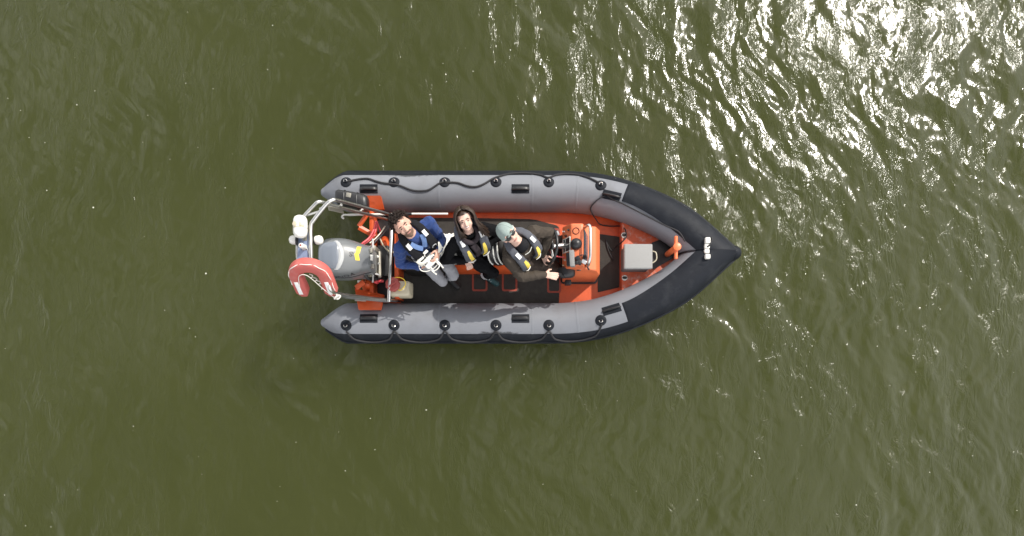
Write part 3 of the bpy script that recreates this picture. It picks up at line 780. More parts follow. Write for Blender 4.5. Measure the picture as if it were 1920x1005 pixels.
# front: cowl latch rim, clamp bracket, steering gear
xb = xF
obj('cowl_latch', *box((xb+.005, yc+.07, 1.02), (.03, .05, .04), .006), 'dull_metal', om)
obj('cowl_latch', *box((xb+.01, yc-.005, 1.02), (.028, .06, .035), .006), 'white_plastic', om)
obj('cowl_latch', *box((xb+.01, yc-.09, .97), (.04, .05, .05), .012), 'dull_metal', om)
obj('swivel_bracket', *box(K(696, 494, .68), (.055, .34, .16), .012), 'bracket_tan', om)
obj('clamp_bracket', *box(K(704, 470, .60), (.07, .06, .30), .012), 'dull_metal', om)
obj('clamp_bracket', *box(K(704, 512, .60), (.07, .06, .30), .012), 'dull_metal', om)
obj('tilt_tube', *sweep([K(699, 448, .76), K(699, 530, .76)], .013, 10), 'steel', om)
obj('steering_ram', *sweep([K(711, 472, .66), K(712, 520, .66)], .02, 10), 'dull_metal', om)
obj('steering_link', *sweep(spline([K(711, 515, .68), K(700, 512, .74), K(688, 508, .80), K(680, 505, .84)], 4), .014, 8), 'steel', om)
obj('rigging_tube', *sweep(spline([K(683, 512, .85), K(690, 522, .78), K(702, 524, .66), (K(716, 518, .5))], 5), .02, 8), 'black_plastic', om)
for k in range(7):
    p = K(random.uniform(690, 716), random.uniform(468, 524), random.uniform(.64, .74))
    obj('bolt', *lathe(p, [(.001, 0), (.014, 0), (.014, .012), (.007, .014), (.006, .03), (.001, .03)], axis=(random.uniform(-.5, .5), random.uniform(-.5, .5), 1), seg=8), random.choice(['steel', 'dull_metal', 'white_plastic']), om)

# ------------------------------------------------------------------ console
con = empty('console', (W(1085, 490, DECK).x, YB, DECK), boat)
x0 = W(1054, 500, DECK).x; x1 = W(1116, 500, DECK).x; xt0 = W(1071, 460, 1.0).x; xt1 = W(1094, 460, 1.0).x; xd = W(1055, 460, .82).x
prof = [(x0, DECK-.01, .285), (xd, .80, .245), (xt0, 1.0, .232), (xt1, 1.0, .232), (xt1+.035, .86, .242), (x1-.07, .80, .25), (x1, .60, .262), (x1, DECK-.01, .285)]
yC = (W(1080, 418, 1.0).y+W(1080, 499, 1.0).y)/2
V = [Vector((x, yC-h, z)) for x, z, h in prof]+[Vector((x, yC+h, z)) for x, z, h in prof]
n_ = len(prof); F = [tuple(range(n_)), tuple(range(2*n_-1, n_-1, -1))]+[(i, n_+i, n_+(i+1) % n_, (i+1) % n_) for i in range(n_)]
body = obj('body', *bev(V, F, .022, 3), 'orange_console', con, sharp=35)
obj('base_flange', *prism(rounded([(x0-.02, yC-.305), (x1+.025, yC-.305), (x1+.025, yC+.305), (x0-.02, yC+.305)], .05), DECK-.002, DECK+.018), 'black_plastic', con, sharp=30)
dn = Vector((-(1.0-.80), 0, (xt0-xd))).normalized()          # outward normal of the sloping dash
dash_u = Vector((xt0-xd, 0, .20)).normalized()
def dash(u, y, off=0): return Vector((xd, 0, .80))+dash_u*u+Vector((0, y, 0))+dn*off
dl = ((xt0-xd)**2+.04)**.5
ypx = lambda py, z=.93: W(1065, py, z).y
mb = MB()
gc = dash(dl*.56, ypx(459))
for s_ in (-1, 1):
    mb.add(box(gc+Vector((0, s_*.075, 0))+dn*.008, (.008, .15 if False else .008, .008), .001), 0)
fr = [(-.085, -.075), (.085, -.075), (.085, .075), (-.085, .075)]
for i in range(4):
    a_, b_ = fr[i], fr[(i+1) % 4]; mb.add(sweep([gc+dash_u*a_[0]+Vector((0, a_[1], 0))+dn*.010, gc+dash_u*b_[0]+Vector((0, b_[1], 0))+dn*.010], .005, 6), 0)
mb.add(sweep([gc+dash_u*-.08+Vector((0, .0, 0))+dn*.010, gc+dash_u*.08+dn*.010], .0045, 6), 0)
mb.add(sweep([gc+dash_u*-.03+Vector((0, -.07, 0))+dn*.010, gc+dash_u*-.03+Vector((0, .07, 0))+dn*.010], .0035, 6), 0)
mb.add(box(gc+dn*.004, (.165, .145, .008), .001, X=dash_u, Y=(0, 1, 0)), 1)
mb.build('switch_panel', ['white_plastic', 'black_plastic'], con)
for u, py in ((.45, 441), (.2, 431), (.3, 485), (.75, 432)):
    c = dash(dl*u, ypx(py)); obj('switch', *lathe(c, [(.001, 0), (.014, 0), (.012, .01), (.005, .012), (.004, .026), (.001, .026)], axis=dn, seg=10), random.choice(['black_plastic', 'steel']), con)
# steering wheel
wc = W(1031, 462, .95); waxis = (dn*.75+Vector((-.66, 0, .05))).normalized()
hub0 = dash(dl*.35, ypx(458))
wa_ = Vector((-.93, 0, .36)).normalized(); wu = wa_.orthogonal().normalized(); wu = Vector((0, 1, 0)); wv_ = wa_.cross(wu)
sw = MB()
rimp = [wc+wu*(math.cos(2*math.pi*j/32)*.185)+wv_*(math.sin(2*math.pi*j/32)*.185) for j in range(32)]
sw.add(sweep(rimp, .0165, 10, closed=True), 0)
sw.add(lathe(wc-wa_*.03, [(.001, 0), (.05, 0), (.052, .02), (.03, .035), (.001, .037)], axis=wa_, seg=18), 0)
for k in range(3):
    a = math.pi/2+2*math.pi*k/3; d = wu*math.cos(a)+wv_*math.sin(a); sw.add(sweep([wc+d*.03-wa_*.01, wc+d*.178], .007, 8, rw=.014), 1)
sw.add(sweep([wc-wa_*.02, hub0], [.022, .035], 10), 1)
sw.build('steering_wheel', ['black_plastic', 'steel'], con)
# top: compass cup, dark dome, grab rail, windscreen
top = lambda px, py, z=1.0: W(px, py, z)
obj('cup_hole', *lathe(top(1080, 433)-Vector((0, 0, .004)), [(.001, .002), (.028, .002), (.036, .014), (.039, .004), (.04, -.004)], seg=18), 'black_plastic', con)
obj('compass_dome', *lathe(top(1080, 458)-Vector((0, 0, .006)), [(.062, 0), (.064, .02), (.058, .05), (.042, .075), (.02, .088), (.001, .09)], seg=24), 'black_plastic', con)
ws = [Vector((xt1+.004, yC+.165, .99)), Vector((xt1+.004, yC-.19, .99)), Vector((xt1+.06, yC-.20, .87)), Vector((xt1+.06, yC+.12, .87))]
V = ws+[p+Vector((.008, 0, .006)) for p in ws]
obj('windscreen', *bev(V, [(0, 1, 2, 3), (7, 6, 5, 4), (0, 4, 5, 1), (1, 5, 6, 2), (2, 6, 7, 3), (3, 7, 4, 0)], .002), 'tint', con, sharp=30)
rail = [Vector((xt1+.01, yC+.19, .90)), top(1101, 423, 1.06), top(1106, 424, 1.10), top(1107, 440, 1.12), top(1107, 470, 1.12), top(1106, 486, 1.10), top(1103, 497, 1.02), Vector((xt1+.05, yC-.20, .84))]
obj('grab_rail', *sweep(spline(rail, 5), .016, 10), 'steel', con)
# radio handset and grey unit on the top
obj('display_unit', *box(top(1073, 485, 1.02), (.05, .175, .09), .01, X=(1, .06, .25)), 'locker_grey', con)
obj('display_back', *box(top(1066, 487, .98), (.04, .14, .08), .01, X=(1, .06, .25)), 'black_plastic', con)
for px, py, s_ in ((1083, 484, .05), (1086, 492, .055), (1081, 493, .04), (1097, 482, .045)):
    obj('bracket', *box(top(px, py, 1.02), (s_, s_*.9, .05), .01, X=(1, random.uniform(-.6, .6), .2)), 'black_plastic', con)
obj('vhf_cord', *sweep(spline([top(1086, 480, 1.05), top(1092, 478, 1.06), top(1098, 480, 1.04), top(1100, 486, 1.0)], 5), .006, 6), 'rope_black', con)
obj('tag', *box(top(1095, 491, 1.03), (.055, .04, .012), .004, X=(1, -.6, .1)), 'reflective', con)
obj('warning_mark', *box(W(1085, 506, .93)+Vector((0, -.004, .004)), (.045, .012, .01), .002), 'black_plastic', con)
obj('hinge', *box(W(1103, 503, .90), (.04, .02, .02), .004, X=(.5, -.8, 0)), 'black_plastic', con)
# throttle control on the near side
tb = W(1062, 513, .80)
obj('throttle_box', *loft([[tb+Vector((math.cos(a)*.10*k, yo, math.sin(a)*.075*k)) for a in [2*math.pi*j/18 for j in range(18)]] for yo, k in ((.06, .95), (.0, 1), (-.03, .92), (-.045, .7))]), 'black_plastic', con)
obj('throttle_lever', *sweep(spline([tb+Vector((-.03, -.05, .03)), W(1050, 514, .90), W(1040, 513, .93), W(1028, 511, .95)], 4), .012, 8), 'black_plastic', con)
obj('foot_block', *box(W(1065, 530, .50), (.07, .06, .10), .012), 'black_plastic', con)
obj('ignition_key', *box(dash(dl*.2, ypx(495), .012), (.02, .012, .03), .003), 'cream_plastic', con)
# hanging kill cord and papers by the wheel
obj('kill_cord', *sweep(spline([dash(dl*.3, ypx(480)), W(1036, 478, .86), W(1031, 462, .88), W(1030, 450, .9)], 6), .008, 7), 'hose_red', con)
for k, q in enumerate(((1027, 447, 'orange'), (1029, 441, 'lips'), (1044, 438, 'pad_grey'))):
    obj('instrument', *box(W(q[0], q[1], .84), (.05, .05, .03), .008, X=(1, .4, .3)), q[2], con)

# ------------------------------------------------------------------ seat pod
pod = empty('seat_pod', (W(905, 486, DECK).x, YB, DECK), boat)
px0 = W(842, 500, DECK).x; px1 = W(985, 500, DECK).x
V = []
for z, hw_, e in ((DECK-.01, .19, 0), (.62, .145, -.02)):
    V.append([Vector((px0-e*0, YB-hw_, z)), Vector((px1+e, YB-hw_, z)), Vector((px1+e, YB+hw_, z)), Vector((px0, YB+hw_, z))])
obj('base', *bev(V[0]+V[1], [(3, 2, 1, 0), (4, 5, 6, 7), (0, 1, 5, 4), (1, 2, 6, 5), (2, 3, 7, 6), (3, 0, 4, 7)], .02, 3), 'orange', pod, sharp=35)
obj('cushion', *box(((px0+px1)/2, YB, .665), (px1-px0-.02, .31, .11), .045, seg=4), 'black_vinyl', pod, sharp=60)
def backrest(px, py, parent, hw_, ht, mname, lean):
    c = Vector((W(px, py, .9).x, YB, .70)); rings = []
    Xv = Vector((lean, 0, 1)).normalized(); n2 = Vector((1, 0, -lean)).normalized()
    def arch(off, scale):
        out = []
        for j in range(25):
            a = math.pi*j/24; out.append(c+Vector((0, math.cos(a)*hw_*scale, 0))+Xv*(.06+math.sin(a)**.7*ht*scale)+n2*off)
        out.append(c+Vector((0, -hw_*scale, 0))-Xv*.02+n2*off); out.append(c+Vector((0, hw_*scale, 0))-Xv*.02+n2*off)
        return out
    prof = [(-.06, .86), (-.055, .95), (-.02, 1.), (.03, 1.), (.062, .95), (.07, .86)]
    obj('backrest', *loft([arch(o_, s_) for o_, s_ in prof]), mname, parent, sharp=60)
    for o_ in (-.052, .012, .060):
        obj('piping', *sweep(arch(o_, .99)[:25], .0085, 6), 'white_vinyl', parent)
backrest(934, 462, pod, .17, .26, 'black_vinyl', -.22)
backrest(843, 462, pod, .16, .20, 'white_vinyl', -.15)
# stern bench under the man
obj('stern_bench', *box((W(782, 480, .6).x-.02, YB+.06, .46), (.26, .55, .50), .03, seg=3), 'black_vinyl', boat, sharp=60)

# ------------------------------------------------------------------ loose gear
# fuel can
fc = empty('fuel_can', W(748, 540, .40))
tag(fc, 'small cream plastic fuel can with a big red screw cap beside the lower tube', 'fuel can')
zb = .42
c = W(748, 540, zb+.22)
obj('body', *box((c.x, c.y, zb+.10), (.26, .19, .22), .035, seg=4, top=.9), 'cream_plastic', fc, sharp=60)
cc = W(736, 533, zb+.26)
obj('cap', *lathe(cc-Vector((0, 0, .05)), [(.06, 0), (.078, .004), (.082, .02), (.082, .05), (.072, .06), (.04, .058), (.001, .056)], seg=48, wob=lambda t: 1+.045*math.cos(2*math.pi*9*t)), 'cap_red', fc, sharp=50)
obj('cap_bar', *box(cc+Vector((0, 0, .013)), (.10, .022, .016), .006, X=(1, .8, 0)), 'cap_red', fc)
obj('tether', *sweep(spline([cc+Vector((-.02, .07, -.02)), W(748, 520, zb+.26), W(758, 525, zb+.26), W(760, 534, zb+.25), W(752, 544, zb+.24), cc+Vector((.06, -.06, -.02))], 6), .0045, 6), 'sticker_yellow', fc)
obj('stand', *box((c.x, c.y, .315), (.2, .15, .215), .01), 'black_plastic', fc)

# black case lashed to the tube and frame
bc = W(661, 376, .72)
bag = empty('equipment_case', bc-Vector((0, 0, .11)))
tag(bag, 'black moulded equipment case with a grey clasp lying on the upper tube by the frame', 'case')
X_ = (W(690, 382, .72)-W(634, 371, .72)).normalized()
rings = []
for t_, k in ((-.185, .55), (-.178, .78), (-.15, .95), (-.06, 1.), (.04, 1.02), (.14, .97), (.172, .86), (.182, .62)):
    rings.append([bc+X_*t_+Vector((0, math.copysign(abs(math.cos(a))**.6, math.cos(a))*.088*k, math.copysign(abs(math.sin(a))**.6, math.sin(a))*.09*k)) for a in [2*math.pi*j/20 for j in range(20)]])
obj('shell', *loft(rings), 'black_plastic', bag, sharp=60)
obj('clasp', *box(bc+X_*-.02+Vector((0, .03, .09)), (.055, .05, .014), .004, X=X_), 'dull_metal', bag)
for t_ in (-.075, .07):
    obj('ridge', *sweep([bc+X_*t_+Vector((0, math.copysign(abs(math.cos(a))**.6, math.cos(a))*.091, math.copysign(abs(math.sin(a))**.6, math.sin(a))*.093)) for a in [2*math.pi*j/20 for j in range(20)]], .006, 6, closed=True), 'black_plastic', bag)

# white boat hook stowed along the upper tube
bh = empty('boat_hook', W(745, 401, .44))
tag(bh, 'long white boat hook pole stowed against the inside of the upper tube', 'boat hook')
obj('pole', *sweep([W(652, 403, .52), W(700, 402, .50), W(760, 401, .47), W(840, 401, .43)], .0125, 10), 'white_plastic', bh)
obj('grip', *sweep([W(755, 401, .473), W(772, 401, .465)], .017, 10), 'black_plastic', bh)
obj('hook', *sweep(spline([W(652, 403, .52), W(645, 403, .52), W(641, 407, .51), W(645, 410, .51)], 4), .010, 8), 'white_plastic', bh)

# grey topped locker box in the bow
lb = empty('storage_box', W(1196, 485, FD))
tag(lb, 'grey lidded plastic storage box sitting on the foredeck behind the bow post', 'storage box')
zl = .66
a_, b_ = W(1170, 457, zl), W(1224, 504, zl)
cx, cy = (a_.x+b_.x)/2, (a_.y+b_.y)/2; sx, sy = b_.x-a_.x, a_.y-b_.y
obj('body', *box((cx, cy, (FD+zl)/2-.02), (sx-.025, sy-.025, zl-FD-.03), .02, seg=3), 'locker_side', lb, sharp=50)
obj('lid', *box((cx, cy, zl-.022), (sx, sy, .045), .02, seg=4), 'locker_grey', lb, sharp=60)
obj('rope_handle', *sweep(spline([Vector((cx+sx/2, cy+.07, zl-.05)), Vector((cx+sx/2+.045, cy+.05, zl-.04)), Vector((cx+sx/2+.05, cy-.03, zl-.04)), Vector((cx+sx/2, cy-.07, zl-.05))], 5), .007, 7), 'cream_plastic', lb)

# painter line lying along the upper bow tube and down onto the deck
ml = empty('mooring_line', W(1150, 420, DECK))
tag(ml, 'thin black mooring line looped from the bow handle along the upper tube', 'rope')
P_ = []
for px, py, ph in ((1146, 382, -12), (1160, 389, -20), (1180, 398, -24), (1210, 414, -30), (1240, 427, -34), (1262, 436, -34), (1284, 446, -30), (1300, 453, -40)):
    x = W(px, py, .62).x; P_.append(tube_pt(x, R(ph), 1, .010)[0])
obj('line', *sweep(spline(P_, 5), .0085, 7), 'rope_black', ml)
P_ = [tube_pt(W(1143, 384, .62).x, R(-14), 1, .010)[0], tube_pt(W(1128, 391, .6).x, R(-32), 1, .010)[0], tube_pt(W(1118, 400, .55).x, R(-60), 1, .012)[0], W(1118, 412, DECK+.10), W(1126, 421, DECK+.02), W(1146, 424, DECK+.012), W(1163, 424, DECK+.05), W(1172, 430, FD+.03), W(1174, 444, FD+.03), W(1166, 454, FD+.01), W(1155, 462, DECK+.02), W(1147, 470, DECK+.02), W(1140, 460, DECK+.02), W(1136, 450, DECK+.02), W(1141, 470, DECK+.02), W(1150, 488, DECK+.02)]
obj('line', *sweep(spline(P_, 6), .0075, 7), 'rope_black', ml)

# ------------------------------------------------------------------ people
class Body:
    """union of tapered capsules and ellipsoids, remeshed into one continuous skin; each primitive carries a material"""
    def __init__(s): s.p = []
    def cap(s, A, B, ra, rb, m, flat=None):
        s.p.append(('c', Vector(A), Vector(B), ra, rb, m, flat)); return s
    def ell(s, c, rad, axes, m):
        s.p.append(('e', Vector(c), tuple(rad), tuple(Vector(a) for a in axes), None, m, None)); return s
    def chain(s, P, rr, m):
        for i in range(len(P)-1): s.cap(P[i], P[i+1], rr[i], rr[i+1], m)
    def mesh(s):
        V = []; F = []
        for q in s.p:
            if q[0] == 'c':
                A, B, ra, rb, flat = q[1], q[2], q[3], q[4], q[6]; d = B-A; L = max(d.length, 1e-5); t = d/L if d.length > 1e-5 else Vector((0, 0, 1))
                X = t.orthogonal().normalized(); Y = t.cross(X); rings = []; n_ = 14
                for k in range(5): a = -math.pi/2*(1-k/4)+.12*(k == 0); rings.append((math.sin(a)*ra, math.cos(a)*ra))
                for k in range(5): a = math.pi/2*k/4-.12*(k == 4); rings.append((L+math.sin(a)*rb, math.cos(a)*rb))
                rr = []
                for h, r_ in rings:
                    ring = []
                    for j in range(n_):
                        o = X*(math.cos(2*math.pi*j/n_)*r_)+Y*(math.sin(2*math.pi*j/n_)*r_)
                        if flat: ax_, sc = flat; o = o+ax_*(o.dot(ax_)*(sc-1))
                        ring.append(A+t*h+o)
                    rr.append(ring)
                v, f = loft(rr)
            else:
                v, f = ellip(q[1], q[2], *q[3], seg=20, rings=14)
            k = len(V); V += v; F += [tuple(i+k for i in g) for g in f]
        return V, F
    def dist(s, Pn):
        D = []
        for q in s.p:
            if q[0] == 'c':
                A = np.array(q[1]); B = np.array(q[2]); d = B-A; L2 = max((d*d).sum(), 1e-9)
                t = np.clip(((Pn-A)@d)/L2, 0, 1); o = Pn-(A+t[:, None]*d)
                if q[6]: ax_ = np.array(q[6][0]); sc = q[6][1]; c = o@ax_; o = o+np.outer(c*(1/sc-1), ax_)
                D.append(np.linalg.norm(o, axis=1)-(q[3]+(q[4]-q[3])*t))
            else:
                o = Pn-np.array(q[1]); u = np.stack([o@np.array(a)/r_ for a, r_ in zip(q[3], q[2])], -1)
                D.append((np.linalg.norm(u, axis=1)-1)*min(q[2]))
        return np.array(D)
    def build(s, name, parent, voxel=.0055, wrinkle=(), seed=0):
        V, F = s.mesh()
        me_ = bpy.data.meshes.new(name); me_.from_pydata(V, [], F)
        o = bpy.data.objects.new(name, me_); COL.objects.link(o)
        rm = o.modifiers.new('r', 'REMESH'); rm.mode = 'VOXEL'; rm.voxel_size = voxel
        sm = o.modifiers.new('s', 'SMOOTH'); sm.factor = .5; sm.iterations = 4
        dg = bpy.context.evaluated_depsgraph_get(); out = bpy.data.meshes.new_from_object(o.evaluated_get(dg))
        bpy.data.objects.remove(o); bpy.data.meshes.remove(me_)
        n_ = len(out.vertices); co_ = np.empty(n_*3); out.vertices.foreach_get('co', co_); co_ = co_.reshape(-1, 3)
        no_ = np.empty(n_*3); out.vertices.foreach_get('normal', no_); no_ = no_.reshape(-1, 3)
        names = [q[5] for q in s.p]; vid = s.dist(co_).argmin(0)
        wr = np.array([m_ in wrinkle for m_ in names])[vid]
        off = Vector((seed*3.1, seed*1.7, 0))
        for i in np.nonzero(wr)[0]:
            p = Vector(co_[i]); w_ = Vector((noise.noise(p*5+off), noise.noise(p*5+off+Vector((9, 0, 0))), 0))*.6
            r1 = 1-abs(noise.noise(p*9+off+w_))*2
            co_[i] += no_[i]*(.010*max(0, r1)**2+.005*noise.noise(p*23+off)-.003)
        Fq = [list(p.vertices) for p in out.polygons]
        cen = np.empty(len(out.polygons)*3); out.polygons.foreach_get('center', cen); fid = s.dist(cen.reshape(-1, 3)).argmin(0)
        uniq = sorted(set(names)); fm = [uniq.index(names[k]) for k in fid]
        bpy.data.meshes.remove(out)
        return obj(name, [Vector(c) for c in co_], Fq, uniq, parent, fm, sharp=180)

def ik(a, b, l1, l2, pole):
    d = b-a; L = d.length; L_ = min(L, (l1+l2)*.995); t = d.normalized()
    x = (l1*l1-l2*l2+L_*L_)/(2*L_); h = math.sqrt(max(0, l1*l1-x*x)); p = (pole-t*pole.dot(t)).normalized()
    return a+t*(x*L/L_)+p*h

def hand(B, wrist, fwd, pn, side, m, curl=(.5, .6, .5), thumb=.6, k=1.):
    """palm and five fingers; fwd = wrist to knuckles, pn = where the palm faces, side = towards the thumb"""
    fwd = fwd.normalized(); pn = (pn-fwd*pn.dot(fwd)).normalized(); th = fwd.cross(pn).normalized()
    if th.dot(side) < 0: th = -th
    for q in (-.026, -.009, .009, .026): B.cap(wrist+th*q*.7*k, wrist+fwd*.085*k+th*q*k, .014*k, .0125*k, m)
    for q, L in ((.031, .92), (.0105, 1.04), (-.0105, .97), (-.031, .78)):
        p = wrist+fwd*.088*k+th*q*k; a = 0; prev = p
        for ln_, c in zip((.043, .027, .022), curl):
            a += c; d = (fwd*math.cos(a)+pn*math.sin(a)+th*q*1.6).normalized(); nx2 = prev+d*ln_*L*k
            B.cap(prev, nx2, .0098*k, .0088*k, m); prev = nx2
    p = wrist+fwd*.025*k+th*.026*k; d = (fwd*.6+th*.75+pn*thumb*.5).normalized(); q = p+d*.045*k; B.cap(p, q, .014*k, .0115*k, m)
    d2 = (fwd*.8+th*.25+pn*thumb).normalized(); B.cap(q, q+d2*.034*k, .011*k, .009*k, m)

def head_frame(H, down, a):
    D = Vector((down[0], -down[1], 0)).normalized(); tc_ = (CAM-H).normalized(); D = (D-tc_*D.dot(tc_)).normalized()
    n_ = tc_*math.cos(a)+D*math.sin(a); u_ = -D*math.cos(a)+tc_*math.sin(a)
    return n_.cross(u_).normalized(), n_, u_

def add_head(B, H, fr, N, skin, beard=None, k=1., slim=False):
    r, n_, u = fr; L = lambda a, b_, c: H+(r*a+n_*b_+u*c)*k; ax = (r, n_, u)
    E = lambda c, rad, m: B.ell(L(*c), [x*k for x in rad], ax, m)
    E((0, -.012, .035), (.077, .097, .088), skin); E((0, .020, -.012), (.065, .073, .085), skin)
    jm = beard or skin
    if slim: E((0, .030, -.048), (.051, .054, .044), jm); E((0, .058, -.076), (.024, .022, .019), jm)
    elif beard: E((0, .033, -.064), (.056, .058, .048), jm); E((0, .062, -.094), (.027, .025, .023), jm)
    else: E((0, .032, -.066), (.050, .052, .042), jm); E((0, .062, -.094), (.024, .022, .020), jm)
    B.cap(L(0, .086, .014), L(0, .109, -.026), .0085*k, .0135*k, skin)
    for s_ in (-1, 1):
        E((s_*.037, .062, -.026), (.025, .022, .026), skin)
        if not slim: E((s_*.077, -.006, .0), (.011, .021, .032), skin)
        E((s_*.012, .098, -.030), (.009, .010, .008), skin)
    B.cap(L(-.044, .078, .034), L(.044, .078, .034), .012*k, .012*k, skin)
    if beard: B.cap(L(-.024, .090, -.046), L(.024, .090, -.046), .0075*k, .0075*k, beard)
    B.cap(L(0, -.018, -.05), N, .054*k, .060*k, skin)
    return L

def face_parts(par, L, fr, k, brow, mouth_open=False):
    r, n_, u = fr
    for s_ in (-1, 1):
        obj('eye', *ellip(L(s_*.031, .0845, .010), (.0125*k, .006*k, .0036*k), r, n_, u, 10, 6), 'eye_dark', par)
        obj('eyebrow', *sweep([L(s_*.014, .0925, .029), L(s_*.032, .0925, .034), L(s_*.050, .080, .029)], .0036*k if mouth_open else .0046*k, 6), brow, par)
    dz = .010 if mouth_open else 0
    arcp = [L(x, .0885-abs(x)*.25, -.060+dz+abs(x)*(.30 if mouth_open else .05)) for x in np.linspace(-.025, .025, 9)]
    mb = MB().add(sweep(arcp, [.003, .0055, .007, .0078, .008, .0078, .007, .0055, .003], 8), 0)
    if mouth_open: mb.add(sweep([p+n_*.0048+u*.001 for p in arcp[1:-1]], [.002, .0036, .0044, .0046, .0044, .0036, .002], 8), 1)
    mb.build('mouth', ['lips', 'reflective'], par)

def ribbon(P, Nn, w, th, taper=True):
    n_ = len(P); rings = []; T_, _ = frames(P)
    for i in range(n_):
        nv = (Nn[i]-T_[i]*Nn[i].dot(T_[i])).normalized(); b_ = T_[i].cross(nv); e = min(1, .6+.4*min(i, n_-1-i)/2) if taper else 1
        ww = w[i] if isinstance(w, list) else w; tt = th[i] if isinstance(th, list) else th; ring = []
        for j in range(14):
            a = 2*math.pi*j/14; ca, sa = math.cos(a), math.sin(a)
            ring.append(P[i]+b_*(math.copysign(abs(ca)**.6, ca)*ww*e)+nv*(math.copysign(abs(sa)**.7, sa)*tt*e))
        rings.append(ring)
    return loft(rings)

def person(label, px, S):
    P, N, SL, SR = px['P'], px['N'], px['SL'], px['SR']
    U = (N-P).normalized(); Rv = (SR-SL).normalized(); Rv = (Rv-U*Rv.dot(U)).normalized(); Fv = U.cross(Rv)
    feet = [px['AL'], px['AR']]
    root = empty('person', Vector(((feet[0].x+feet[1].x)/2, (feet[0].y+feet[1].y)/2, DECK)))
    tag(root, label, 'person', 'people aboard the boat')
    B = Body(); ax = (Rv, Fv, U); g = S.get('girth', 1.); TL = (N-P).length
    up_, lo_ = S['top'], S['legs']; skin = S['skin']
    B.ell(P, (.170*g, .130*g, .13), ax, S.get('skirt', lo_)); B.ell(P+U*TL*.30, (.165*g, .132*g, .16), ax, up_)
    B.ell(P+U*TL*.64-Fv*.005, (.188*g, .138*g, .185), ax, up_)
    B.cap(SL, SR, .068*g, .068*g, up_); B.cap(N-U*.05, N+U*.015, .095, .07, up_)
    if 'collar' in S: B.cap(N-U*.01+Fv*.02, N+U*.035+Fv*.035, .082, .072, S['collar'])
    out = {}
    for s_, Sx, key in ((-1, SL, 'L'), (1, SR, 'R')):
        Wx = px['W'+key]; pole = px['poleE'+key]; E_ = px['E'+key] if 'E'+key in px else ik(Sx, Wx, .285*S['k'], .255*S['k'], pole)
        B.cap(Sx, E_, .066*g, .054*g, up_); B.cap(E_, Wx, .054*g, .040*g, up_); B.cap(E_.lerp(Wx, .9), Wx, .042*g, .042*g, up_)
        f = (Wx-E_).normalized(); hd = px['hand'+key]
        hand(B, Wx+f*.012, hd.get('fwd', f), hd['pn'], hd['thumb'], skin, hd.get('curl', (.5, .6, .5)), k=S['k'])
        hip = P+Rv*(s_*.095*g)-U*.03; A = px['A'+key]; Kn = ik(hip, A, .43*S['k'], .42*S['k'], px['poleK'+key])
        lg = lo_
        B.cap(hip, Kn, .086*g, .062*g, lg); B.cap(Kn, A+Vector((0, 0, .05)), .061*g, .050*g, lg)
        if 'skirt' in S: B.cap(hip, hip.lerp(Kn, .62), .105*g, .095*g, S['skirt'])
        td = px['toe']; td = Vector((td.x, td.y, 0)).normalized(); ft = A-Vector((0, 0, .0))
        shoe = S['shoes'][0 if key == 'L' else 1]
        B.cap(A+Vector((0, 0, .0))-td*.03, A+td*.15-Vector((0, 0, .025)), .045, .038, shoe); B.cap(A+Vector((0, 0, .04)), A, .046, .044, shoe)
    fr = head_frame(px['H'], S['down'], R(S['pitch']))
    L = add_head(B, px['H'], fr, N, skin, S.get('beard'), S['hk'], S.get('slim', False))
    body = B.build('body', root, wrinkle=(up_, lo_, S.get('skirt', '')), seed=S['seed'])
    face_parts(root, L, fr, S['hk'], S['brow'], S.get('smile', False))
    loc = lambda a, b_, c: N+Rv*a+Fv*b_+U*c
    return root, body, B, fr, L, loc, (Rv, Fv, U)

